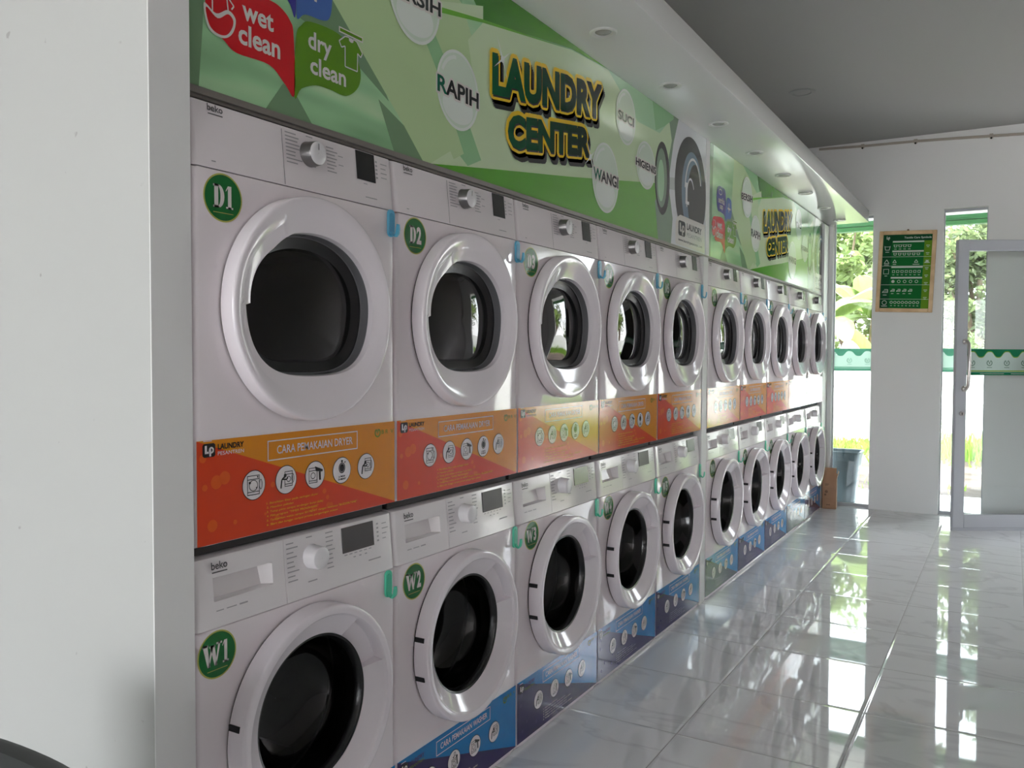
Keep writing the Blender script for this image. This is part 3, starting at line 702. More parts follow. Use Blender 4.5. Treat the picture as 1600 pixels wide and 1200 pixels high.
def make_washer():
    t = thing('washing_machine', 'white', 'washing machine')
    cu, cz = .300, .462
    body_mesh(cu, cz, .205, .7098).build('body', t)
    lean = .012; z0, z1 = .7105, .8465; fx = lambda z: lean_x(z, z0, z1, lean)
    panel_mesh(z0, z1, lean, PANELW, .2352, .5985, False, True).build('control_panel', t)
    # detergent drawer with a recessed grip
    dr = panel_mesh(z0, z1, lean, PANELW, .0015, .2344, True, False, (.047, .199, .760, .806))
    dr.build('detergent_drawer', t)
    g = MB(); rnd = random.Random(8)
    def row(u0, u1, z, h=.0013): g.add([(fx(z-h)+.0012, u0, z-h), (fx(z-h)+.0012, u1, z-h), (fx(z+h)+.0012, u1, z+h), (fx(z+h)+.0012, u0, z+h)], [(0, 1, 2, 3)], PRINTG)
    for k in range(9): row(.240, .240+rnd.uniform(.018, .034), .834-k*.0100)
    for k in range(9): row(.360, .360+rnd.uniform(.018, .030), .837-k*.0098)
    row(.30, .318, .838); row(.298, .326, .742)
    for k in range(5): row(.536, .543, .828-k*.0100, .002)
    for k in range(4): row(.556, .556+rnd.uniform(.012, .024), .826-k*.012, .0011)
    for k in range(6): row(.418+k*.017, .428+k*.017, .775, .0011)
    for k in range(3): row(.448+k*.02, .456+k*.02, .766, .0013)
    row(.50, .545, .747, .0014); row(.05, .068, .742, .001); row(.075, .10, .742, .001); row(.107, .128, .742, .0015)
    g.build('panel_lettering', t)
    lg = MB(); lg.text('beko', .044, .083, 0, .0150, 0, LOGOD, .018); lg.poly([(.045, -.0065), (.082, -.0065), (.082, -.0042), (.045, -.0042)], 0, LOGOD)
    lg.build('brand_logo', t, (fx(.82)+.0018, 0, .8215), (0, -math.atan(lean/(z1-z0)), 0))
    knob(t, .315, .794, fx(.79)-.002, KNOBW, KNOBW, None, .0265, .032)
    d = MB(); zz0, zz1 = .780, .838; d.add([(fx(zz0)+.0016, .414, zz0), (fx(zz0)+.0016, .524, zz0), (fx(zz1)+.0016, .524, zz1), (fx(zz1)+.0016, .414, zz1), (fx(zz0)-.003, .414, zz0), (fx(zz0)-.003, .524, zz0), (fx(zz1)-.003, .524, zz1), (fx(zz1)-.003, .414, zz1)], [(0, 1, 2, 3), (0, 4, 5, 1), (1, 5, 6, 2), (2, 6, 7, 3), (3, 7, 4, 0)], LCD); d.build('display', t)
    inn = lambda th: .163
    def dep(th):
        dg = math.degrees(th) % 360
        return .024 if 16 < dg < 58 else 0.0
    do = ring_door(t, 'door', cu, cz, .232, inn, .050, .014, ((16, 58), dep, .74), None)
    n = 96; C = lambda x, r: [(x, cu+r*math.cos(2*PI*i/n), cz+r*math.sin(2*PI*i/n)) for i in range(n)]
    rim = MB(); rim.loft([C(.0135, .1635), C(.012, .158), C(.004, .153), C(-.004, .151)], BLACK, True, True); rim.build('glass_rim', do)
    bw = MB(); bw.loft([C(.003, .1545), C(-.03, .146), C(-.065, .135), C(-.088, .115), C(-.10, .08), C(-.105, .04), C(-.106, .001)], BOWL, True, True); bw.build('glass_bowl', do)
    for z in (.508, .406):
        h = MB(); a = math.asin((z-cz)/.232); u = cu-.2325*math.cos(a)
        h.box(.006, .034, u-.0015, u+.006, z-.006, z+.006, SLOT); h.build('hinge_slot', do)
    drum_mesh(cu, cz, .215, -.12, -.42).build('drum', t)
    gk = MB(); gk.loft([C(-.002, .204), C(-.03, .175), C(-.05, .168), C(-.115, .20)], DARKRUB, True, True); gk.build('door_gasket', t)
    sticker(t, True, 9)
    return t
GAP = .0916
def yk(k): return .6*k+(GAP if k > 4 else 0)
D0 = make_dryer(); W0_ = make_washer()
NUM = '123456789'
# measured spots of the badges on each cabinet (along, up)
DB = [(.072, 1.538), (.080, 1.540), (.081, 1.531), (.080, 1.537), (.104, 1.533), (.103, 1.535), (.092, 1.539), (.092, 1.541), (.116, 1.531)]
WB = [(.049, .659), (.075, .657), (.094, .663), (.092, .660), (.105, .657), (.106, .660), (.121, .657), (.136, .660), (.150, .646)]
dry = [D0]+[copy_tree(D0) for k in range(9)]; was = [W0_]+[copy_tree(W0_) for k in range(9)]
for k in range(10):
    dry[k].location = (0, yk(k), .871); was[k].location = (0, yk(k), 0)
    if k < 9:
        badge(dry[k], 'D', NUM[k], DB[k][0], DB[k][1]-.871); badge(was[k], 'W', NUM[k], WB[k][0], WB[k][1])
        tag(dry[k], 'white tumble dryer with orange sticker and round green badge %s%s' % ('D', NUM[k]), 'dryer', 'stacked dryers of the upper row')
        tag(was[k], 'white front-loading washing machine with blue sticker and round green badge %s%s' % ('W', NUM[k]), 'washing machine', 'washing machines of the lower row')
tag(dry[9], 'white tumble dryer without a number badge, last of the upper row by the window', 'dryer', 'stacked dryers of the upper row')
tag(was[9], 'white washing machine without a number badge, last of the lower row behind the cardboard box', 'washing machine', 'washing machines of the lower row')

# ------------------------------------------------------------------ adhesive hooks
def hook(edge, pad, label, group, y, z):
    t = thing('adhesive_hook', label, 'hook', (.001, y, z), 0, group)
    def plate(h, w, x0, x1, m, ins):
        q = MB(); n = 10; P = []
        for cxs, czs, a0 in ((1, 1, 0), (-1, 1, PI/2), (-1, -1, PI), (1, -1, 1.5*PI)):
            for k in range(n): a = a0+PI/2*k/(n-1); P.append((cxs*(w/2-ins)+ins*math.cos(a), czs*(h/2-ins)+ins*math.sin(a)))
        q.loft([[(x0, u, zz) for u, zz in P], [(x1-.0012, u, zz) for u, zz in P], [(x1, u*.93, zz*.97) for u, zz in P]], m, True, True, True, True); return q
    plate(.066, .026, 0, .004, edge, .011).build('back_plate', t)
    plate(.050, .018, .004, .005, pad, .008).build('plate_inset', t)
    h_ = MB(); pts = [(.004, 0, -.022), (.010, 0, -.030), (.016, 0, -.032), (.0215, 0, -.026), (.0235, 0, -.014), (.0235, 0, -.004)]
    n = 10; rings = []
    for i, p in enumerate(pts):
        a = Vector(pts[max(i-1, 0)]); c = Vector(pts[min(i+1, len(pts)-1)]); tt = (c-a).normalized(); nn = Vector((-tt.z, 0, tt.x))
        wd = .0085 if i < 5 else .006
        rings.append([Vector(p)+Vector((0, wd*math.cos(2*PI*k/n), 0))+nn*.0025*math.sin(2*PI*k/n) for k in range(n)])
    h_.loft(rings, edge, True, True, True, True); h_.build('hook_arm', t)
    return t
HD = [(.580, 1.558), (.592, 1.554), (.593, 1.553), (.584, 1.557), (.590, 1.553), (.589, 1.560), (.570, 1.556), (.572, 1.559), (.585, 1.560), (.585, 1.556)]
HW = [(.568, .676), (.584, .678), (.585, .677), (.588, .678), (.588, .674), (.585, .674), (.586, .679), (.586, .676), (.586, .675), (.586, .673)]
for k in range(10):
    dn = 'marked D%s' % NUM[k] if k < 9 else 'with no badge'
    wn_ = 'marked W%s' % NUM[k] if k < 9 else 'with no badge'
    hook(HOOKB, HOOKB2, 'sky blue adhesive hook at the right edge of the dryer %s' % dn, 'hooks on the dryers', yk(k)+HD[k][0], HD[k][1])
    hook(HOOKG, HOOKG2, 'aqua green adhesive hook at the right edge of the washing machine %s' % wn_, 'hooks on the washing machines', yk(k)+HW[k][0], HW[k][1])

# ------------------------------------------------------------------ printed signs
def spline(pts, n=6):
    """closed smooth outline through pts"""
    out = []; N = len(pts)
    for i in range(N):
        p0, p1, p2, p3 = (Vector(pts[(i+j-1) % N]) for j in range(4))
        for k in range(n):
            t = k/n; out.append(tuple(.5*((2*p1)+(p2-p0)*t+(2*p0-5*p1+4*p2-p3)*t*t+(3*p1-p0-3*p2+p3)*t**3)))
    return out
def make_sign(W):
    t = thing('laundry_sign', 'x', 'sign'); X = 0.0; ZB, ZT = 1.742, 2.315
    p = MB(); p.box(-.010, X, .0, W, ZB, ZT, S_ART); p.build('sign_panel', t)
    a = MB(); e = .0004
    a.poly([(0, ZB), (.034, ZB), (.044, 1.856), (.07, ZT), (0, ZT)], X+e, S_SHADE)
    a.poly([(.20, ZB), (.335, ZB), (.29, 1.79), (.25, 1.808)], X+e, S_SHADE)
    a.poly([(.30, 1.96), (.45, 1.93), (.60, 1.86), (.47, 2.06), (.36, 2.02)], X+e, S_SHADE)
    a.poly([(.394, 2.04), (.50, 1.95), (.66, 1.815), (.74, ZB), (.80, ZB), (.98, 1.86), (1.02, 2.06), (.92, 2.21), (.62, ZT), (.44, ZT)], X+e*1.4, S_YEL)
    a.poly([(.92, 2.21), (.62, ZT), (.93, ZT)], X+e*1.8, S_MGRN)
    a.poly([(.56, 1.855), (.62, ZB), (.74, ZB), (.66, 1.815)], X+e*1.8, S_SHADE)
    # pale band across the middle
    a.poly([(.771, ZB), (1.105, 1.79), (1.601, 1.858), (2.394, 1.976), (2.62, 2.012), (2.62, ZT), (1.929, ZT), (1.595, 2.292), (1.028, 2.194), (.95, 2.12), (1.0, 1.95), (.93, 1.83)], X+e*2.2, S_PALE)
    a.poly([(.664, 2.01), (.76, 2.12), (.88, 1.99), (1.02, 1.80), (.95, 1.77), (.827, 1.834)], X+e*2.6, S_MGRN)
    a.poly([(.66, 2.012), (.72, 2.09), (.82, 1.97), (.93, 1.80), (.88, 1.775), (.827, 1.834)], X+e*3.0, S_YEL)
    a.poly([(.93, ZT), (.975, 2.245), (1.028, 2.2), (1.595, 2.296), (1.90, ZT)], X+e*2.6, S_UPW)
    a.poly([(.812, 2.149), (1.028, 2.194), (1.595, 2.292), (1.028, 2.203), (.812, 2.164)], X+e*3.0, S_GRN)
    a.poly([(.817, 2.180), (1.028, 2.241), (1.028, 2.203), (.812, 2.164)], X+e*3.4, S_PALE)
    a.poly([(.771, ZB), (1.105, 1.79), (1.601, 1.858), (2.394, 1.976), (2.62, 2.012), (2.62, ZB)], X+e*2.6, S_LOW)
    a.poly([(1.9, ZT), (2.2, 2.19), (2.45, 2.20), (2.62, ZT)], X+e*2.6, S_MINT)
    # star glints on the headline
    for gu, gz in ((1.13, 2.12), (1.745, 1.955)):
        for an in (.5, 2.2):
            du, dz = .055*math.cos(an), .075*math.sin(an)
            a.poly([(gu-du, gz-dz), (gu+dz*.06, gz-du*.06), (gu+du, gz+dz), (gu-dz*.06, gz+du*.06)], X+e*14, S_BUBL)
        a.disc(gu, gz, .011, .011, X+e*14.5, S_BUBL, 16)
    a.build('leaf_artwork', t)
    # picture of two white machines
    m = MB()
    m.poly([(2.44, ZB), (2.40, 1.90), (2.52, 2.02), (2.60, 2.20), (2.55, ZT), (W, ZT), (W, ZB)], X+e*3.4, S_GREYG)
    m.poly([(2.62, 1.857), (2.56, 2.003), (2.62, 2.192), (2.686, ZT), (W, ZT), (W, ZB), (2.60, ZB)], X+e*3.8, S_GREYL)
    m.poly([(2.36, ZT), (2.40, 2.20), (2.50, 2.24), (2.62, 2.30), (2.62, ZT)], X+e*3.8, S_MGRN)
    m.disc(2.485, 2.012, .092, .158, X+e*4.2, S_RING); m.disc(2.475, 2.012, .066, .128, X+e*4.6, S_GREYG); m.disc(2.468, 2.0, .040, .09, X+e*5, S_MINT)
    m.disc(2.868, 2.022, .226, .250, X+e*4.2, S_RING, 56); m.disc(2.888, 2.010, .152, .196, X+e*4.6, S_GLASS, 56); m.disc(2.93, 1.99, .112, .165, X+e*5, S_RING, 48)
    m.ring(2.90, 2.0, .125, .18, .012, X+e*5.4, S_GREYL, 40, .4, 3.0); m.ring(2.86, 1.98, .06, .10, .010, X+e*5.4, S_GREYL, 30, .6, 3.6)
    m.rect(2.79, 2.815, 1.96, 2.05, X+e*5.6, S_GREYL); m.rect(2.79, 2.84, 1.95, 1.965, X+e*5.6, S_GREYL)
    m.poly([(2.40, 2.012), (W, 2.10), (W, 2.04), (2.40, 1.96)], X+e*3.9, S_GREY)
    m.build('machine_picture', t)
    lb = MB(); lb.poly([(2.655, 1.760), (2.665, 1.749), (3.082, 1.749), (3.082, 1.888), (2.72, 1.888), (2.675, 1.872), (2.657, 1.84)], X+e*6, S_INKW)
    lp_logo(lb, 2.694, 2.790, 1.793, 1.862, X+e*6.6, S_INK, S_INKW); lb.text('LAUNDRY', 2.812, 3.03, 1.831, 1.862, X+e*6.6, S_INK, .03); lb.text('PESANTREN', 2.812, 3.03, 1.798, 1.818, X+e*6.6, S_LGREY, 0)
    lb.text('www.laundrypesantren.com', 2.694, 3.04, 1.764, 1.781, X+e*6.6, S_INK, .01); lb.build('logo_label', t)
    # speech bubbles
    def bub(name, pts, mt, sharp=None):
        q = MB(); q.poly(spline(pts, 5), X+e*4, mt); return q
    R = bub('', [(.281, 1.792), (.279, 1.915), (.269, 1.944), (.242, 1.962), (.207, 1.966), (.13, 1.960), (.075, 1.950), (.05, 1.915), (.062, 1.868), (.095, 1.846), (.126, 1.832), (.21, 1.834), (.254, 1.806)], S_RED)
    x = X+e*5; x2 = X+e*5.6
    R.text('wet', .139, .222, 1.903, 1.938, x, S_INKW, .025); R.text('clean', .129, .240, 1.853, 1.895, x, S_INKW, .025)
    R.poly(spline([(.046, 1.903), (.054, 1.862), (.074, 1.850), (.099, 1.853), (.117, 1.871), (.122, 1.897), (.103, 1.908), (.075, 1.892)], 5), x, S_INKW); R.poly(spline([(.051, 1.897), (.058, 1.866), (.076, 1.855), (.098, 1.858), (.112, 1.874), (.116, 1.892), (.103, 1.900), (.078, 1.884)], 5), x2, S_RED)
    R.line([(.066, 1.892), (.066, 1.935), (.10, 1.935), (.104, 1.905)], .003, x2, S_INKW); R.line([(.10, 1.935), (.118, 1.920), (.112, 1.912)], .003, x2, S_INKW); R.build('speech_bubble', t)
    G = bub('', [(.281, 1.788), (.286, 1.913), (.302, 1.945), (.33, 1.962), (.417, 1.965), (.47, 1.940), (.494, 1.901), (.485, 1.862), (.444, 1.832), (.39, 1.832), (.345, 1.829), (.301, 1.810)], S_LIM)
    G.text('dry', .322, .396, 1.892, 1.943, x, S_INKW, .022); G.text('clean', .328, .443, 1.851, 1.890, x, S_INKW, .022)
    G.poly([(.420, 1.970), (.502, 1.970), (.502, 1.983), (.420, 1.983)], x, S_INKW); G.poly([(.423, 1.973), (.499, 1.973), (.499, 1.980), (.423, 1.980)], x2, S_LIM)
    sh = [(.440, 1.898), (.482, 1.898), (.483, 1.940), (.494, 1.934), (.500, 1.945), (.480, 1.966), (.470, 1.968), (.461, 1.960), (.452, 1.968), (.440, 1.966), (.420, 1.950), (.428, 1.938), (.440, 1.944)]
    G.poly(sh, x, S_LIM); G.line(sh+sh[:1], .0028, x2, S_INKW); G.disc(.461, 1.963, .008, .005, x2, S_INKW, 12); G.build('speech_bubble', t)
    I = bub('', [(.283, 1.955), (.262, 1.984), (.20, 1.992), (.15, 1.994), (.128, 2.03), (.128, 2.09), (.16, 2.122), (.26, 2.122), (.286, 2.09), (.288, 2.02)], S_IND)
    I.text('setrika', .158, .262, 2.036, 2.070, x, S_INKW, .02); I.text('uap', .180, .236, 1.998, 2.030, x, S_INKW, .02)
    I.ring(.19, 2.095, .028, .016, .004, x, S_INKW, 20); I.build('speech_bubble', t)
    U = bub('', [(.289, 1.956), (.314, 1.972), (.371, 1.978), (.392, 1.995), (.398, 2.04), (.385, 2.08), (.33, 2.088), (.300, 2.07), (.290, 2.02)], S_BLU)
    U.line([(.32, 2.03), (.375, 2.03)], .010, x, S_INKW); U.line([(.345, 2.01), (.345, 2.06)], .008, x, S_INKW); U.build('speech_bubble', t)
    # word bubbles
    for word, u0, u1, z0, z1, cu, cz, ru, rz, sl in (('BERSIH', .585, .815, 2.122, 2.160, .705, 2.150, .108, .116, .06), ('RAPIH', .800, 1.002, 1.940, 1.985, .900, 1.966, .103, .108, .0), ('WANGI', 1.775, 2.001, 1.884, 1.928, 1.885, 1.905, .120, .130, .0), ('SUCI', 1.996, 2.153, 2.154, 2.190, 2.075, 2.177, .098, .108, .0), ('HIGIENIS', 2.178, 2.402, 2.012, 2.043, 2.290, 2.030, .105, .098, .0)):
        q = MB(); q.disc(cu, cz, ru, rz, X+e*6, S_BUB, 44); q.ring(cu, cz, ru, rz, .008, X+e*6.5, S_BUBL, 44); q.disc(cu, cz-rz*.42, ru*.72, rz*.42, X+e*6.5, S_BUBL, 36); q.ring(cu, cz, ru*.86, rz*.86, .010, X+e*6.6, S_BUBL, 16, 1.7, 2.7)
        q.text(word, u0, u1, z0, z1, X+e*7.4, S_INKW, .028, sl, 0, .006)
        if word in ('RAPIH', 'WANGI'):
            vs, fs, bb = text_geo(word, .028); v1, f1, b1 = text_geo(word[1:], .028); f0 = (bb[1]-(b1[1]-b1[0])-bb[0])/(bb[1]-bb[0]); b2 = text_geo(word[0], .028)[2]
            q.text(word[0], u0, u0+(u1-u0)*(b2[1]-b2[0])/(bb[1]-bb[0]), z0, z1, X+e*9, S_TEAL, .028, sl)
            q.text(word[1:], u0+(u1-u0)*f0, u1, z0, z1, X+e*9, S_INK, .028, sl)
        else: q.text(word, u0, u1, z0, z1, X+e*9, S_INK, .028, sl)
        q.build('word_bubble', t)
    for word, u0, u1, z0, z1, sl in (('LAUNDRY', 1.075, 1.838, 2.002, 2.124, .147), ('CENTER', 1.165, 1.740, 1.866, 1.968, .155)):
        q = MB(); B0 = .040
        q.text(word, u0+.020, u1+.020, z0-.022, z1-.022, X+e*8.6, S_INK, B0, sl, 0, .015); q.text(word, u0+.010, u1+.010, z0-.011, z1-.011, X+e*9.2, S_INK, B0, sl, 0, .015)
        q.text(word, u0, u1, z0, z1, X+e*10, S_GOLD, B0, sl, 0, .0145); q.text(word, u0+.005, u1+.005, z0-.005, z1-.005, X+e*10.6, S_INK, B0, sl, 0, .001)
        q.text(word, u0, u1, z0, z1, X+e*11.4, S_WORD, B0, sl, 0, .0015)
        q.build('headline_lettering', t)
    return t
sg = make_sign(3.092); sg.location = (-.020, 0, 0)
tag(sg, 'green laundry sign above the first five dryers, at the left', 'sign', 'green laundry signs over the machines')
s2 = copy_tree(sg); s2.location = (-.020, 3.149, 0)
tag(s2, 'green laundry sign above the last five dryers, nearer the windows', 'sign', 'green laundry signs over the machines')
# the second sign is cut to the bay: its panel and art end at the end partition
for c in kids(s2):
    if c.location.length == 0 and c.name.startswith('sign_panel'): c.scale = (1, (6.094-3.149)/3.092, 1)

# ------------------------------------------------------------------ recessed lights
def downlight(loc, label, group, r=.046, cat='light', body=None, lens=None):
    t = thing('recessed_light', label, cat, loc, 0, group); n = 32
    C = lambda q, z: [(q*math.cos(2*PI*i/n), q*math.sin(2*PI*i/n), z) for i in range(n)]
    a = MB(); a.loft([C(r, 0), C(r, -.003), C(r*.93, -.0055), C(r*.70, -.004), C(r*.66, -.0005), C(r*.58, -.0004)], body or LAMPW, True, True, flip=True); a.build('bezel', t)
    l_ = MB(); l_.loft([C(r*.60, -.0006), C(r*.5, -.0032), C(r*.2, -.004), C(.001, -.0042)], lens or LAMPD, True, True, flip=True); l_.build('lens', t)
    return t
WORDS = ['first', 'second', 'third', 'fourth', 'fifth', 'sixth', 'seventh', 'eighth']
near = ['third', 'fourth', 'fifth', 'sixth', 'seventh', 'eighth', 'ninth', 'tenth']
for k in range(8):
    y = 1.562+k*.644
    lab = ['round recessed light in the canopy, nearest one to the camera', 'round recessed light in the canopy, second from the near end, above the first sign', 'round recessed light in the canopy, third from the near end, by the pictured drum', 'round recessed light in the canopy, fourth from the near end', 'round recessed light in the canopy, fifth from the near end, over the second sign', 'round recessed light in the canopy, third from the window', 'round recessed light in the canopy, second from the window', 'round recessed light in the canopy, closest one to the window'][k]
    downlight((.116, y, 2.316), lab, 'recessed lights in the white canopy')
downlight((.093, 4.736, ZC), 'flat round ceiling light set in the main ceiling above the canopy', None, .085, 'light', LAMPG, CEIL)

# ------------------------------------------------------------------ poster on the pier
po = thing('framed_poster', 'wood framed green textile care poster hung on the white pier', 'poster', (.360, 6.304, 1.597), 0)
po.rotation_euler = (0, math.radians(2.2), 0)
PW, PH, T = .412, .640, .030
f = MB()
f.rbox(0, T, -.018, 0, 0, PH, WOOD, .003, 1); f.rbox(PW-T, PW, -.018, 0, 0, PH, WOOD, .003, 1); f.rbox(T, PW-T, -.018, 0, 0, T, WOOD, .003, 1); f.rbox(T, PW-T, -.018, 0, PH-T, PH, WOOD, .003, 1)
f.build('poster_frame', po)
nl = MB(); nl.tube([(PW*.5, -.001, PH+.004), (PW*.5, -.014, PH+.004)], .008, BARK, 10); nl.build('hanger', po)
q = MB(); u0, u1, z0, z1 = T, PW-T, T, PH-T; w_, h_ = u1-u0, z1-z0
F = lambda a: u0+w_*a
Gz = lambda a: z1-h_*a
x = 0
q.rect(u0, u1, z0, z1, x, P_GRN); x = .0004
q.rect(u0, F(.185), z0, Gz(.085), x, P_DGR); q.rect(F(.845), u1, z0, Gz(.085), x, P_LIM); q.rect(u0, u1, Gz(.085), z1, x, P_DGR)
x = .0008
for a in (.30, .425, .68, .875): q.rect(u0, u1, Gz(a)-.0012, Gz(a)+.0012, x, P_WHT)
for a in (.095, .225, .440, .585): q.rect(F(.20), F(.84), Gz(a)-.006, Gz(a)+.006, x, P_WHT)
x = .0012
q.text('Textile Care Symbols', F(.43), F(.98), Gz(.062), Gz(.028), x, P_WHT, .02)
lp_logo(q, F(.05), F(.15), Gz(.078), Gz(.012), x, P_DGR, P_WHT)
def sq(cx, cz, s): q.frame(cx-s, cx+s, cz-s, cz+s, .003, x, P_WHT)
def tub(cx, cz, s): q.line([(cx-s, cz+s*.8), (cx-s*.7, cz-s*.8), (cx+s*.7, cz-s*.8), (cx+s, cz+s*.8)], .004, x, P_WHT); q.line([(cx-s, cz+s*.5), (cx+s, cz+s*.5)], .003, x, P_WHT)
def tri(cx, cz, s): q.line([(cx-s, cz-s*.8), (cx, cz+s*.9), (cx+s, cz-s*.8), (cx-s, cz-s*.8)], .004, x, P_WHT)
def iron(cx, cz, s): q.line([(cx-s, cz-s*.6), (cx+s, cz-s*.6), (cx+s, cz+s*.6), (cx-s*.3, cz+s*.6)], .004, x, P_WHT); q.line([(cx-s, cz-s*.6), (cx-s*.5, cz), (cx+s, cz)], .004, x, P_WHT)
def circ(cx, cz, s): q.ring(cx, cz, s, s, .0035, x, P_WHT, 20)
def cap(cx, cz, wd): q.rect(cx-wd, cx+wd, cz-.002, cz+.002, x, P_WHT)
tub(F(.095), Gz(.18), .020); cap(F(.095), Gz(.235), .014); tri(F(.095), Gz(.365), .018); cap(F(.095), Gz(.41), .018); sq(F(.095), Gz(.50), .020); cap(F(.095), Gz(.56), .010); iron(F(.095), Gz(.765), .020); cap(F(.095), Gz(.82), .014); circ(F(.095), Gz(.925), .018); cap(F(.095), Gz(.972), .022)
for k in range(4): tub(F(.26+.095*k), Gz(.15), .012); cap(F(.26+.095*k), Gz(.195), .009)
for k in range(6): tub(F(.26+.095*k), Gz(.262), .011)
tri(F(.26), Gz(.36), .013); cap(F(.26), Gz(.403), .012); tri(F(.70), Gz(.36), .013); cap(F(.70), Gz(.403), .024); q.poly([(F(.86), Gz(.385)), (F(.98), Gz(.385)), (F(.92), Gz(.345))], x, P_WHT)
for k in range(7): sq(F(.25+.087*k), Gz(.50), .010); cap(F(.25+.087*k), Gz(.545), .007)
for k in range(5): circ(F(.25+.12*k), Gz(.635), .012)
q.disc(F(.25), Gz(.635), .011, .011, x, P_WHT, 18)
for k in range(4): iron(F(.25+.12*k), Gz(.755), .014); cap(F(.25+.12*k), Gz(.80), .009)
for k in range(8): circ(F(.24+.077*k), Gz(.92), .011); cap(F(.24+.077*k), Gz(.965), .006)
for k in range(8): cap(F(.92), Gz(.15+.1*k), .013); cap(F(.92), Gz(.17+.1*k), .008)
q.build('poster_print', po, (0, -.008, 0), (0, 0, -PI/2))

# ------------------------------------------------------------------ conduit along the far wall
cd = thing('cable_conduit', 'thin beige cable clipped along the top of the far wall', 'cable', (0, 6.30, 0))
c = MB(); c.tube([(-.09, 0, 2.944), (.25, 0, 2.930), (.63, 0, 2.922), (1.0, 0, 2.905), (1.36, 0, 2.886), (2.2, 0, 2.87), (3.3, 0, 2.86)], .010, CABLE, 8); c.build('cable', cd)
for cx, cz in ((.245, 2.930), (.631, 2.922), (1.147, 2.898)):
    k = MB(); k.box(cx-.012, cx+.012, -.014, .009, cz-.016, cz+.014, CABLE); k.tube([(cx, -.012, cz-.020), (cx, -.022, cz-.020)], .007, BLACK, 8); k.build('clip', cd)

# ------------------------------------------------------------------ cardboard box by the last washer
bx = thing('cardboard_box', 'brown upright cardboard box beside the last washing machine', 'box', (.008, 6.135, 0), math.radians(6))
bm_ = MB(); W_, D_, H_ = .105, .115, .335
bm_.box(0, W_, 0, D_, 0, .006, CARD); bm_.box(0, W_, 0, .005, 0, H_, CARD); bm_.box(0, .005, .005, D_-.005, 0, H_-.05, CARD); bm_.box(W_-.005, W_, .005, D_-.005, 0, H_-.09, CARD); bm_.box(0, W_, D_-.005, D_, 0, H_-.06, CARD)
bm_.build('box_walls', bx)
fl = MB(); fl.add([(W_, .004, H_-.085), (W_, D_-.004, H_-.085), (W_+.012, D_-.008, H_-.045), (W_+.012, .008, H_-.02), (W_+.003, .004, H_-.085), (W_+.003, D_-.004, H_-.085), (W_+.015, D_-.008, H_-.045), (W_+.015, .008, H_-.02)], [(0, 1, 2, 3), (7, 6, 5, 4), (0, 4, 5, 1), (1, 5, 6, 2), (2, 6, 7, 3), (3, 7, 4, 0)], CARD); fl.build('box_flap', bx)
pr = MB()
for u_, z_, wv_ in ((.02, .20, .03), (.02, .19, .022)): pr.add([(u_, -.0006, z_), (u_+wv_, -.0006, z_), (u_+wv_, -.0006, z_+.005), (u_, -.0006, z_+.005)], [(0, 1, 2, 3)], CARDK)
for cx, cz, r in ((.03, .14, .012), (.022, .115, .009)): pr.add([(cx+r*math.cos(a*PI/8), -.0006, cz+r*math.sin(a*PI/8)) for a in range(16)], [tuple(range(16))], CARDK)
pr.add([(.03, -.0006, .03), (.06, -.0006, .03), (.06, -.0006, .036), (.03, -.0006, .036)], [(0, 1, 2, 3)], CARDK); pr.build('box_print', bx)

# ------------------------------------------------------------------ grey laundry basket outside the left window
lb = thing('laundry_basket', 'grey plastic laundry basket standing outside the left window', 'basket', (.095, 6.63, .0))
def rr(hw, hd, z, rad, n=8):
    P = []
    for sx, sy, a0 in ((1, 1, 0), (-1, 1, PI/2), (-1, -1, PI), (1, -1, 1.5*PI)):
        for k in range(n): a = a0+PI/2*k/(n-1); P.append((sx*(hw-rad)+rad*math.cos(a), sy*(hd-rad)+rad*math.sin(a), z))
    return P
k_ = MB(); k_.loft([rr(.09, .08, .0, .03), rr(.092, .082, .01, .03), rr(.128, .112, .36, .035), rr(.132, .116, .385, .035), rr(.134, .118, .42, .035), rr(.128, .112, .42, .033), rr(.123, .108, .36, .033), rr(.088, .078, .012, .028)], BIN, True, True, True, True); k_.build('basket_body', lb)
r_ = MB(); r_.loft([rr(.134, .118, .418, .036), rr(.143, .127, .420, .038), rr(.145, .129, .428, .038), rr(.140, .124, .436, .037), rr(.128, .112, .434, .034), rr(.127, .111, .418, .033)], BIN, True, True); r_.build('basket_rim', lb)
sl_ = MB()
for sx in (1, -1):
    for i in range(5):
        for j in range(3):
            z = .10+i*.045; hw = .09+.038*z/.36+.0008; y = -.035+j*.035
            sl_.add([(sx*hw, y-.009, z), (sx*hw, y+.009, z), (sx*(hw+.0035), y+.009, z+.03), (sx*(hw+.0035), y-.009, z+.03)], [(0, 1, 2, 3) if sx > 0 else (3, 2, 1, 0)], V_WHT)
sl_.build('side_slots', lb)

# ------------------------------------------------------------------ black chair in the near corner
ch = thing('plastic_chair', 'black plastic chair in front of the white partition wall', 'chair', (.16, -.52, 0))
bk = MB(); n = 14; prof = []
for k in range(n+1):
    u = -.24+.48*k/n; top = .690-.03*(abs(u)/.24)**4
    prof.append((u, top))
F_ = lambda u: -.05*(1-(u/.24)**2)*.5
rings = [[(u, .10+F_(u), .46) for u, _ in prof], [(u, .07+F_(u), .60) for u, _ in prof], [(u, .068+F_(u), tp-.012) for u, tp in prof], [(u, .072+F_(u), tp) for u, tp in prof], [(u, .082+F_(u), tp+.002) for u, tp in prof], [(u, .094+F_(u), tp-.004) for u, tp in prof], [(u, .098+F_(u), .60) for u, _ in prof], [(u, .13+F_(u), .46) for u, _ in prof]]
rings = [[(a, -b_+.17, c_) for a, b_, c_ in r] for r in rings]
bk.loft(rings, CHAIRB, False, True); bk.build('backrest', ch)
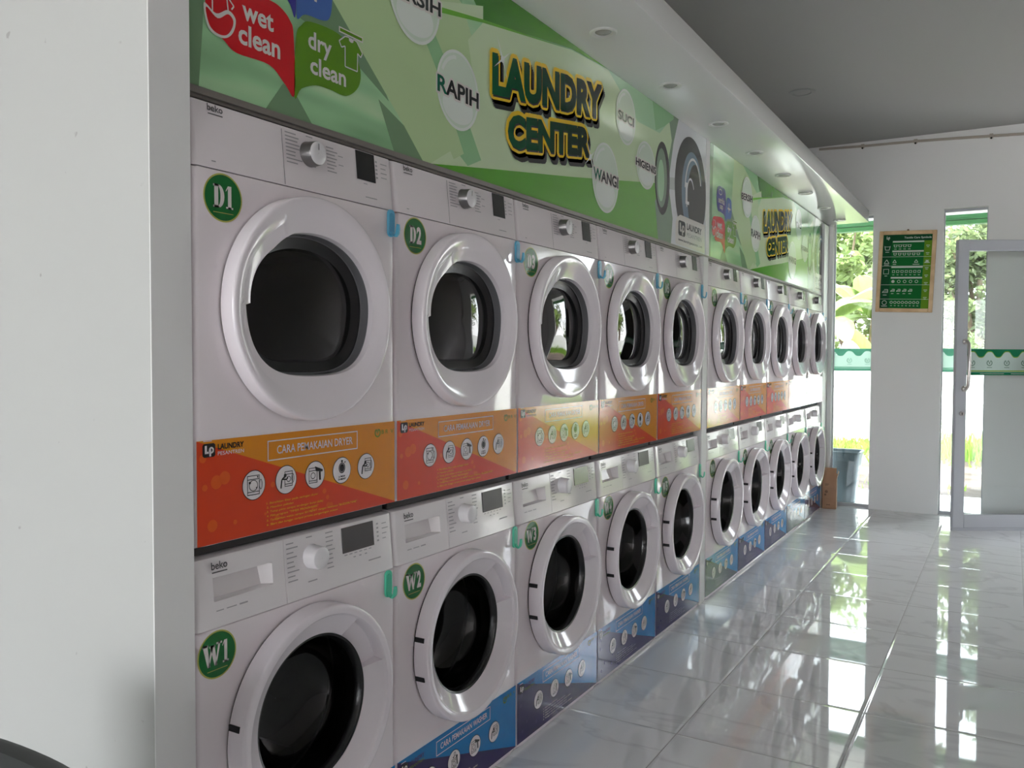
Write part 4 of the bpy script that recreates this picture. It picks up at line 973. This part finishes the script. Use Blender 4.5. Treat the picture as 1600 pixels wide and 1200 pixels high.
st = MB(); st.rbox(-.23, .23, -.36, .07, .425, .455, CHAIRB, .012, 2); st.build('seat', ch)
for sx, sy in ((-1, 1), (1, 1), (-1, -1), (1, -1)):
    l_ = MB(); l_.tube([(sx*.19, .04 if sy > 0 else -.31, .43), (sx*.215, .08 if sy > 0 else -.36, 0)], [.018, .012], CHAIRB, 10); l_.build('leg', ch)

# ------------------------------------------------------------------ outdoors
b = MB(); b.box(-9, 12, 6.45, 7.42, -.16, -.004, PORCHM); struct(b, 'floor_porch', 'white tiled porch floor outside the windows')
b = MB(); b.box(-40, 45, 7.42, 70, -.30, -.045, DIRT); struct(b, 'ground', 'bare pinkish dirt yard outside')
b = MB(); b.box(-40, 45, -30, YB-.12, -.30, -.045, CONC); struct(b, 'ground_street', 'pale concrete street behind the shop')
b = MB(); b.box(-9, 12, 11.75, 11.9, -.1, 1.10, WWALL); struct(b, 'wall_boundary', 'low white boundary wall across the yard')
b = MB(); b.box(-9, 12, 6.45, 7.56, 2.502, 2.58, TRIMW); struct(b, 'ceiling_porch', 'white porch roof slab')
b = MB(); b.box(-9, 12, 7.49, 7.55, 2.456, 2.5015, GREENB); b.box(-9, 12, 7.47, 7.55, 2.412, 2.449, GREENB2); b.box(-9, 12, 7.50, 7.54, 2.449, 2.456, GAPD); struct(b, 'trim_porch_fascia', 'green fascia boards along the porch roof edge', cat='trim')
b = MB(); b.box(-4.0, 5.0, YB-1.3, YB-.12, 2.9, 3.0, TRIMW); struct(b, 'ceiling_street_canopy', 'unseen roof overhang added to block sun from the rear opening')  # out of view, added only to keep direct sun out of the rear
# grass strip at the foot of the boundary wall
g = MB(); rnd = random.Random(21)
for k in range(9000):
    gx = rnd.uniform(-7, 10); gy = 11.62-abs(rnd.gauss(0, .55)); hh = rnd.uniform(.04, .15)*(1+1.1*min(1, max(0, (gx-.0)/.5)))*(1 if rnd.random() < .97 else 1.5)
    a = rnd.uniform(0, PI); wv = rnd.uniform(.008, .02); lx, ly = rnd.uniform(-.08, .08), rnd.uniform(-.06, .05)
    dx, dy = wv*math.cos(a), wv*math.sin(a)
    g.add([(gx-dx, gy-dy, -.05), (gx+dx, gy+dy, -.05), (gx+lx*.5+dx*.7, gy+ly*.5+dy*.7, hh*.6), (gx+lx, gy+ly, hh), (gx+lx*.5-dx*.7, gy+ly*.5-dy*.7, hh*.6)], [(0, 1, 2, 3, 4)], GRASS)
for k in range(700):
    gx = rnd.uniform(-6, 8); gy = rnd.uniform(7.6, 8.3) if rnd.random() < .5 else rnd.uniform(9.6, 11); hh = rnd.uniform(.0, .05); a = rnd.uniform(0, PI); dx, dy = .018*math.cos(a), .018*math.sin(a)
    g.add([(gx-dx, gy-dy, -.05), (gx+dx, gy+dy, -.05), (gx+rnd.uniform(-.04, .04), gy, hh)], [(0, 1, 2)], GRASS)
tag(g.build('grass'), 'bright yellow-green grass along the foot of the low white wall', 'grass', None, 'stuff')

def banana(x, y, h, n, seed, label, L=1.7, yellow=0):
    rnd = random.Random(seed); t = thing('banana_plant', label, 'plant', (x, y, -.045), 0, 'banana plants beyond the low wall')
    s = MB(); s.tube([(0, 0, 0), (.02, 0, h*.5), (.05, .02, h)], [.12, .10, .06], STEMY, 10); s.build('stem', t)
    for k in range(n):
        a = 2*PI*k/n*1.0+rnd.uniform(-.4, .4); l = L*rnd.uniform(.75, 1.15); up = rnd.uniform(.25, 1.2); W_ = rnd.uniform(.20, .32)
        lf = MB(); N = 12; rows = []
        for i in range(N+1):
            q = i/N; r = l*q*(.9-.15*q); z = h+up*l*q*.9-1.15*l*.7*q*q*(1.1-up*.4)
            wd = W_*(math.sin(PI*min(1, q*1.0+.02))**.55)*(1 if q > .08 else .15)
            cx, cy = r*math.cos(a), r*math.sin(a); px, py = -math.sin(a), math.cos(a); dr = -.20*wd-.05*rnd.random()*wd
            rows.append([(cx+px*wd, cy+py*wd, z+dr), (cx+px*wd*.5, cy+py*wd*.5, z+.05*wd), (cx, cy, z-.02), (cx-px*wd*.5, cy-py*wd*.5, z+.05*wd), (cx-px*wd, cy-py*wd, z+dr)])
        mt = LEAF_YEL if k < yellow else LEAF_BAN
        lf.loft(rows, mt, False, True); lf.build('leaf', t)
    for k in range(3):
        a = rnd.uniform(0, 2*PI); lf = MB(); rows = []
        for i in range(7):
            q = i/6; r = .14+.35*math.sin(q*2.2)*.6; z = h*.85-q*h*.6; wd = .07
            px, py = -math.sin(a), math.cos(a); rows.append([(r*math.cos(a)+px*wd, r*math.sin(a)+py*wd, z), (r*math.cos(a), r*math.sin(a), z-.02), (r*math.cos(a)-px*wd, r*math.sin(a)-py*wd, z)])
        lf.loft(rows, LEAF_DRY, False, True); lf.build('dry_leaf', t)
    return t
def leafy(name, label, cat, x, y, trunk_h, cz, rx, ry, rz, n, size, mt, seed, group):
    rnd = random.Random(seed); t = thing(name, label, cat, (x, y, -.045), 0, group)
    if trunk_h:
        s = MB(); s.tube([(0, 0, 0), (.08, .02, trunk_h*.5), (.02, 0, trunk_h), (.05, 0, cz)], [.16, .12, .10, .05], BARK, 10)
        for k in range(5):
            a = 2*PI*k/5+rnd.random(); s.tube([(.03, 0, trunk_h*.9), (rx*.35*math.cos(a), ry*.35*math.sin(a), cz), (rx*.65*math.cos(a), ry*.65*math.sin(a), cz+rz*.3)], [.06, .04, .015], BARK, 7)
        s.build('trunk', t)
    f = MB(); clumps = [(Vector((rnd.gauss(0, .42)*rx, rnd.gauss(0, .42)*ry, cz+rnd.gauss(0, .42)*rz)), rnd.uniform(.16, .34)) for k in range(60)]
    for k in range(n):
        c, r = clumps[k % len(clumps)]; d = Vector((rnd.gauss(0, 1), rnd.gauss(0, 1), rnd.gauss(0, 1))).normalized()*r*rx*rnd.random()**.4
        p = c+d
        if p.z < .05: continue
        a = Vector((rnd.gauss(0, 1), rnd.gauss(0, 1), rnd.gauss(0, .6))).normalized(); q = a.cross(Vector((rnd.gauss(0, 1), rnd.gauss(0, 1), rnd.gauss(0, 1)))).normalized(); s_ = size*rnd.uniform(.6, 1.3)
        f.add([p-a*s_, p+q*s_*.42, p+a*s_, p-q*s_*.42], [(0, 1, 2, 3)], mt)
    f.build('crown', t); return t
banana(-1.45, 14.0, 1.8, 10, 1, 'banana plant with broad pale leaves seen through the left window', 1.7)
banana(-.95, 15.9, 2.0, 10, 2, 'banana plant behind the rock, seen through the left window', 1.7)
banana(-3.9, 13.6, 2.2, 9, 3, 'tall banana plant left of all the others, past the machines', 1.9)
banana(.36, 12.85, .80, 8, 4, 'small banana plant with a yellow leaf, seen through the right window', .75, 3)
banana(3.1, 13.4, 1.9, 9, 5, 'banana plant beyond the doorway', 1.7)
banana(6.9, 13.6, 2.2, 9, 6, 'tall banana plant furthest along the boundary wall', 1.9)
leafy('broadleaf_tree', 'dense grey-green tree filling the right window', 'tree', .70, 18.1, 1.3, 2.8, 1.6, 1.2, 2.6, 13000, .085, LEAF_TRE, 11, 'trees beyond the low wall')
leafy('broadleaf_tree', 'tall bright tree behind the banana plants of the left window', 'tree', -2.5, 22.6, 1.6, 3.6, 2.0, 1.6, 3.3, 9000, .13, LEAF_BSH, 12, 'trees beyond the low wall')
leafy('broadleaf_tree', 'broad tree beyond the doorway, nearest the house', 'tree', 5.0, 18.6, 1.8, 3.3, 1.9, 1.6, 1.9, 5500, .10, LEAF_BSH, 13, 'trees beyond the low wall')
leafy('broadleaf_tree', 'broad dark tree beyond the doorway, far along the wall', 'tree', 9.4, 17.5, 1.8, 3.2, 1.9, 1.6, 1.9, 5500, .10, LEAF_TRE, 14, 'trees beyond the low wall')
leafy('broadleaf_tree', 'tall loose tree standing behind the doorway plants', 'tree', 3.6, 24.0, 2.0, 4.2, 2.0, 1.6, 3.2, 8000, .12, LEAF_BSH, 19, 'trees beyond the low wall')
leafy('leafy_bush', 'dense mid-height bush behind the yellow-leaved banana, in the right window', 'bush', .42, 14.9, 0, 1.15, .62, .5, .95, 3200, .06, LEAF_TRE, 23, 'bushes behind the low wall')
leafy('leafy_bush', 'low bush behind the wall beyond the doorway', 'bush', 5.0, 13.4, 0, .9, .6, .5, .6, 1600, .08, LEAF_BSH, 17, 'bushes behind the low wall')
leafy('leafy_bush', 'low bush behind the wall seen through the right window', 'bush', 1.75, 13.2, 0, .85, .5, .45, .5, 1500, .06, LEAF_BSH, 16, 'bushes behind the low wall')
# weed in front of the boundary wall
wd_ = thing('weed_plant', 'thin pale weed in front of the white boundary wall', 'plant', (.50, 11.25, -.045))
s = MB(); rnd = random.Random(5)
for k in range(5): s.tube([(0, 0, 0), (rnd.uniform(-.06, .06), 0, .3), (rnd.uniform(-.16, .16), rnd.uniform(-.05, .05), rnd.uniform(.5, .85))], [.006, .005, .003], STEMY, 5)
s.build('stem', wd_)
s = MB()
for k in range(120):
    p = Vector((rnd.gauss(0, .09), rnd.gauss(0, .06), rnd.uniform(.1, .75))); a = Vector((rnd.gauss(0, 1), rnd.gauss(0, 1), rnd.gauss(0, 1))).normalized(); c_ = a.cross(Vector((1, .3, .2))).normalized(); s.add([p-a*.04, p+c_*.014, p+a*.04, p-c_*.014], [(0, 1, 2, 3)], GRASS)
s.build('leaves', wd_)
# pale rock behind the wall
rk = MB(); bmr = bmesh.new(); bmesh.ops.create_icosphere(bmr, subdivisions=4, radius=1)
for v in bmr.verts:
    p = v.co; q_ = 1+.12*math.sin(3.1*p.x+1)+.10*math.sin(4.3*p.y+2*p.z)+.06*math.sin(9*p.z+5*p.x); v.co = Vector((p.x*.34*q_, p.y*.30*q_, .55+p.z*.85*q_))
rk.bm(bmr, ROCK, True); bmr.free()
o = rk.build('rock', None, (-.78, 12.40, -.1)); tag(o, 'pale grey rock among the banana plants outside the left window', 'rock')
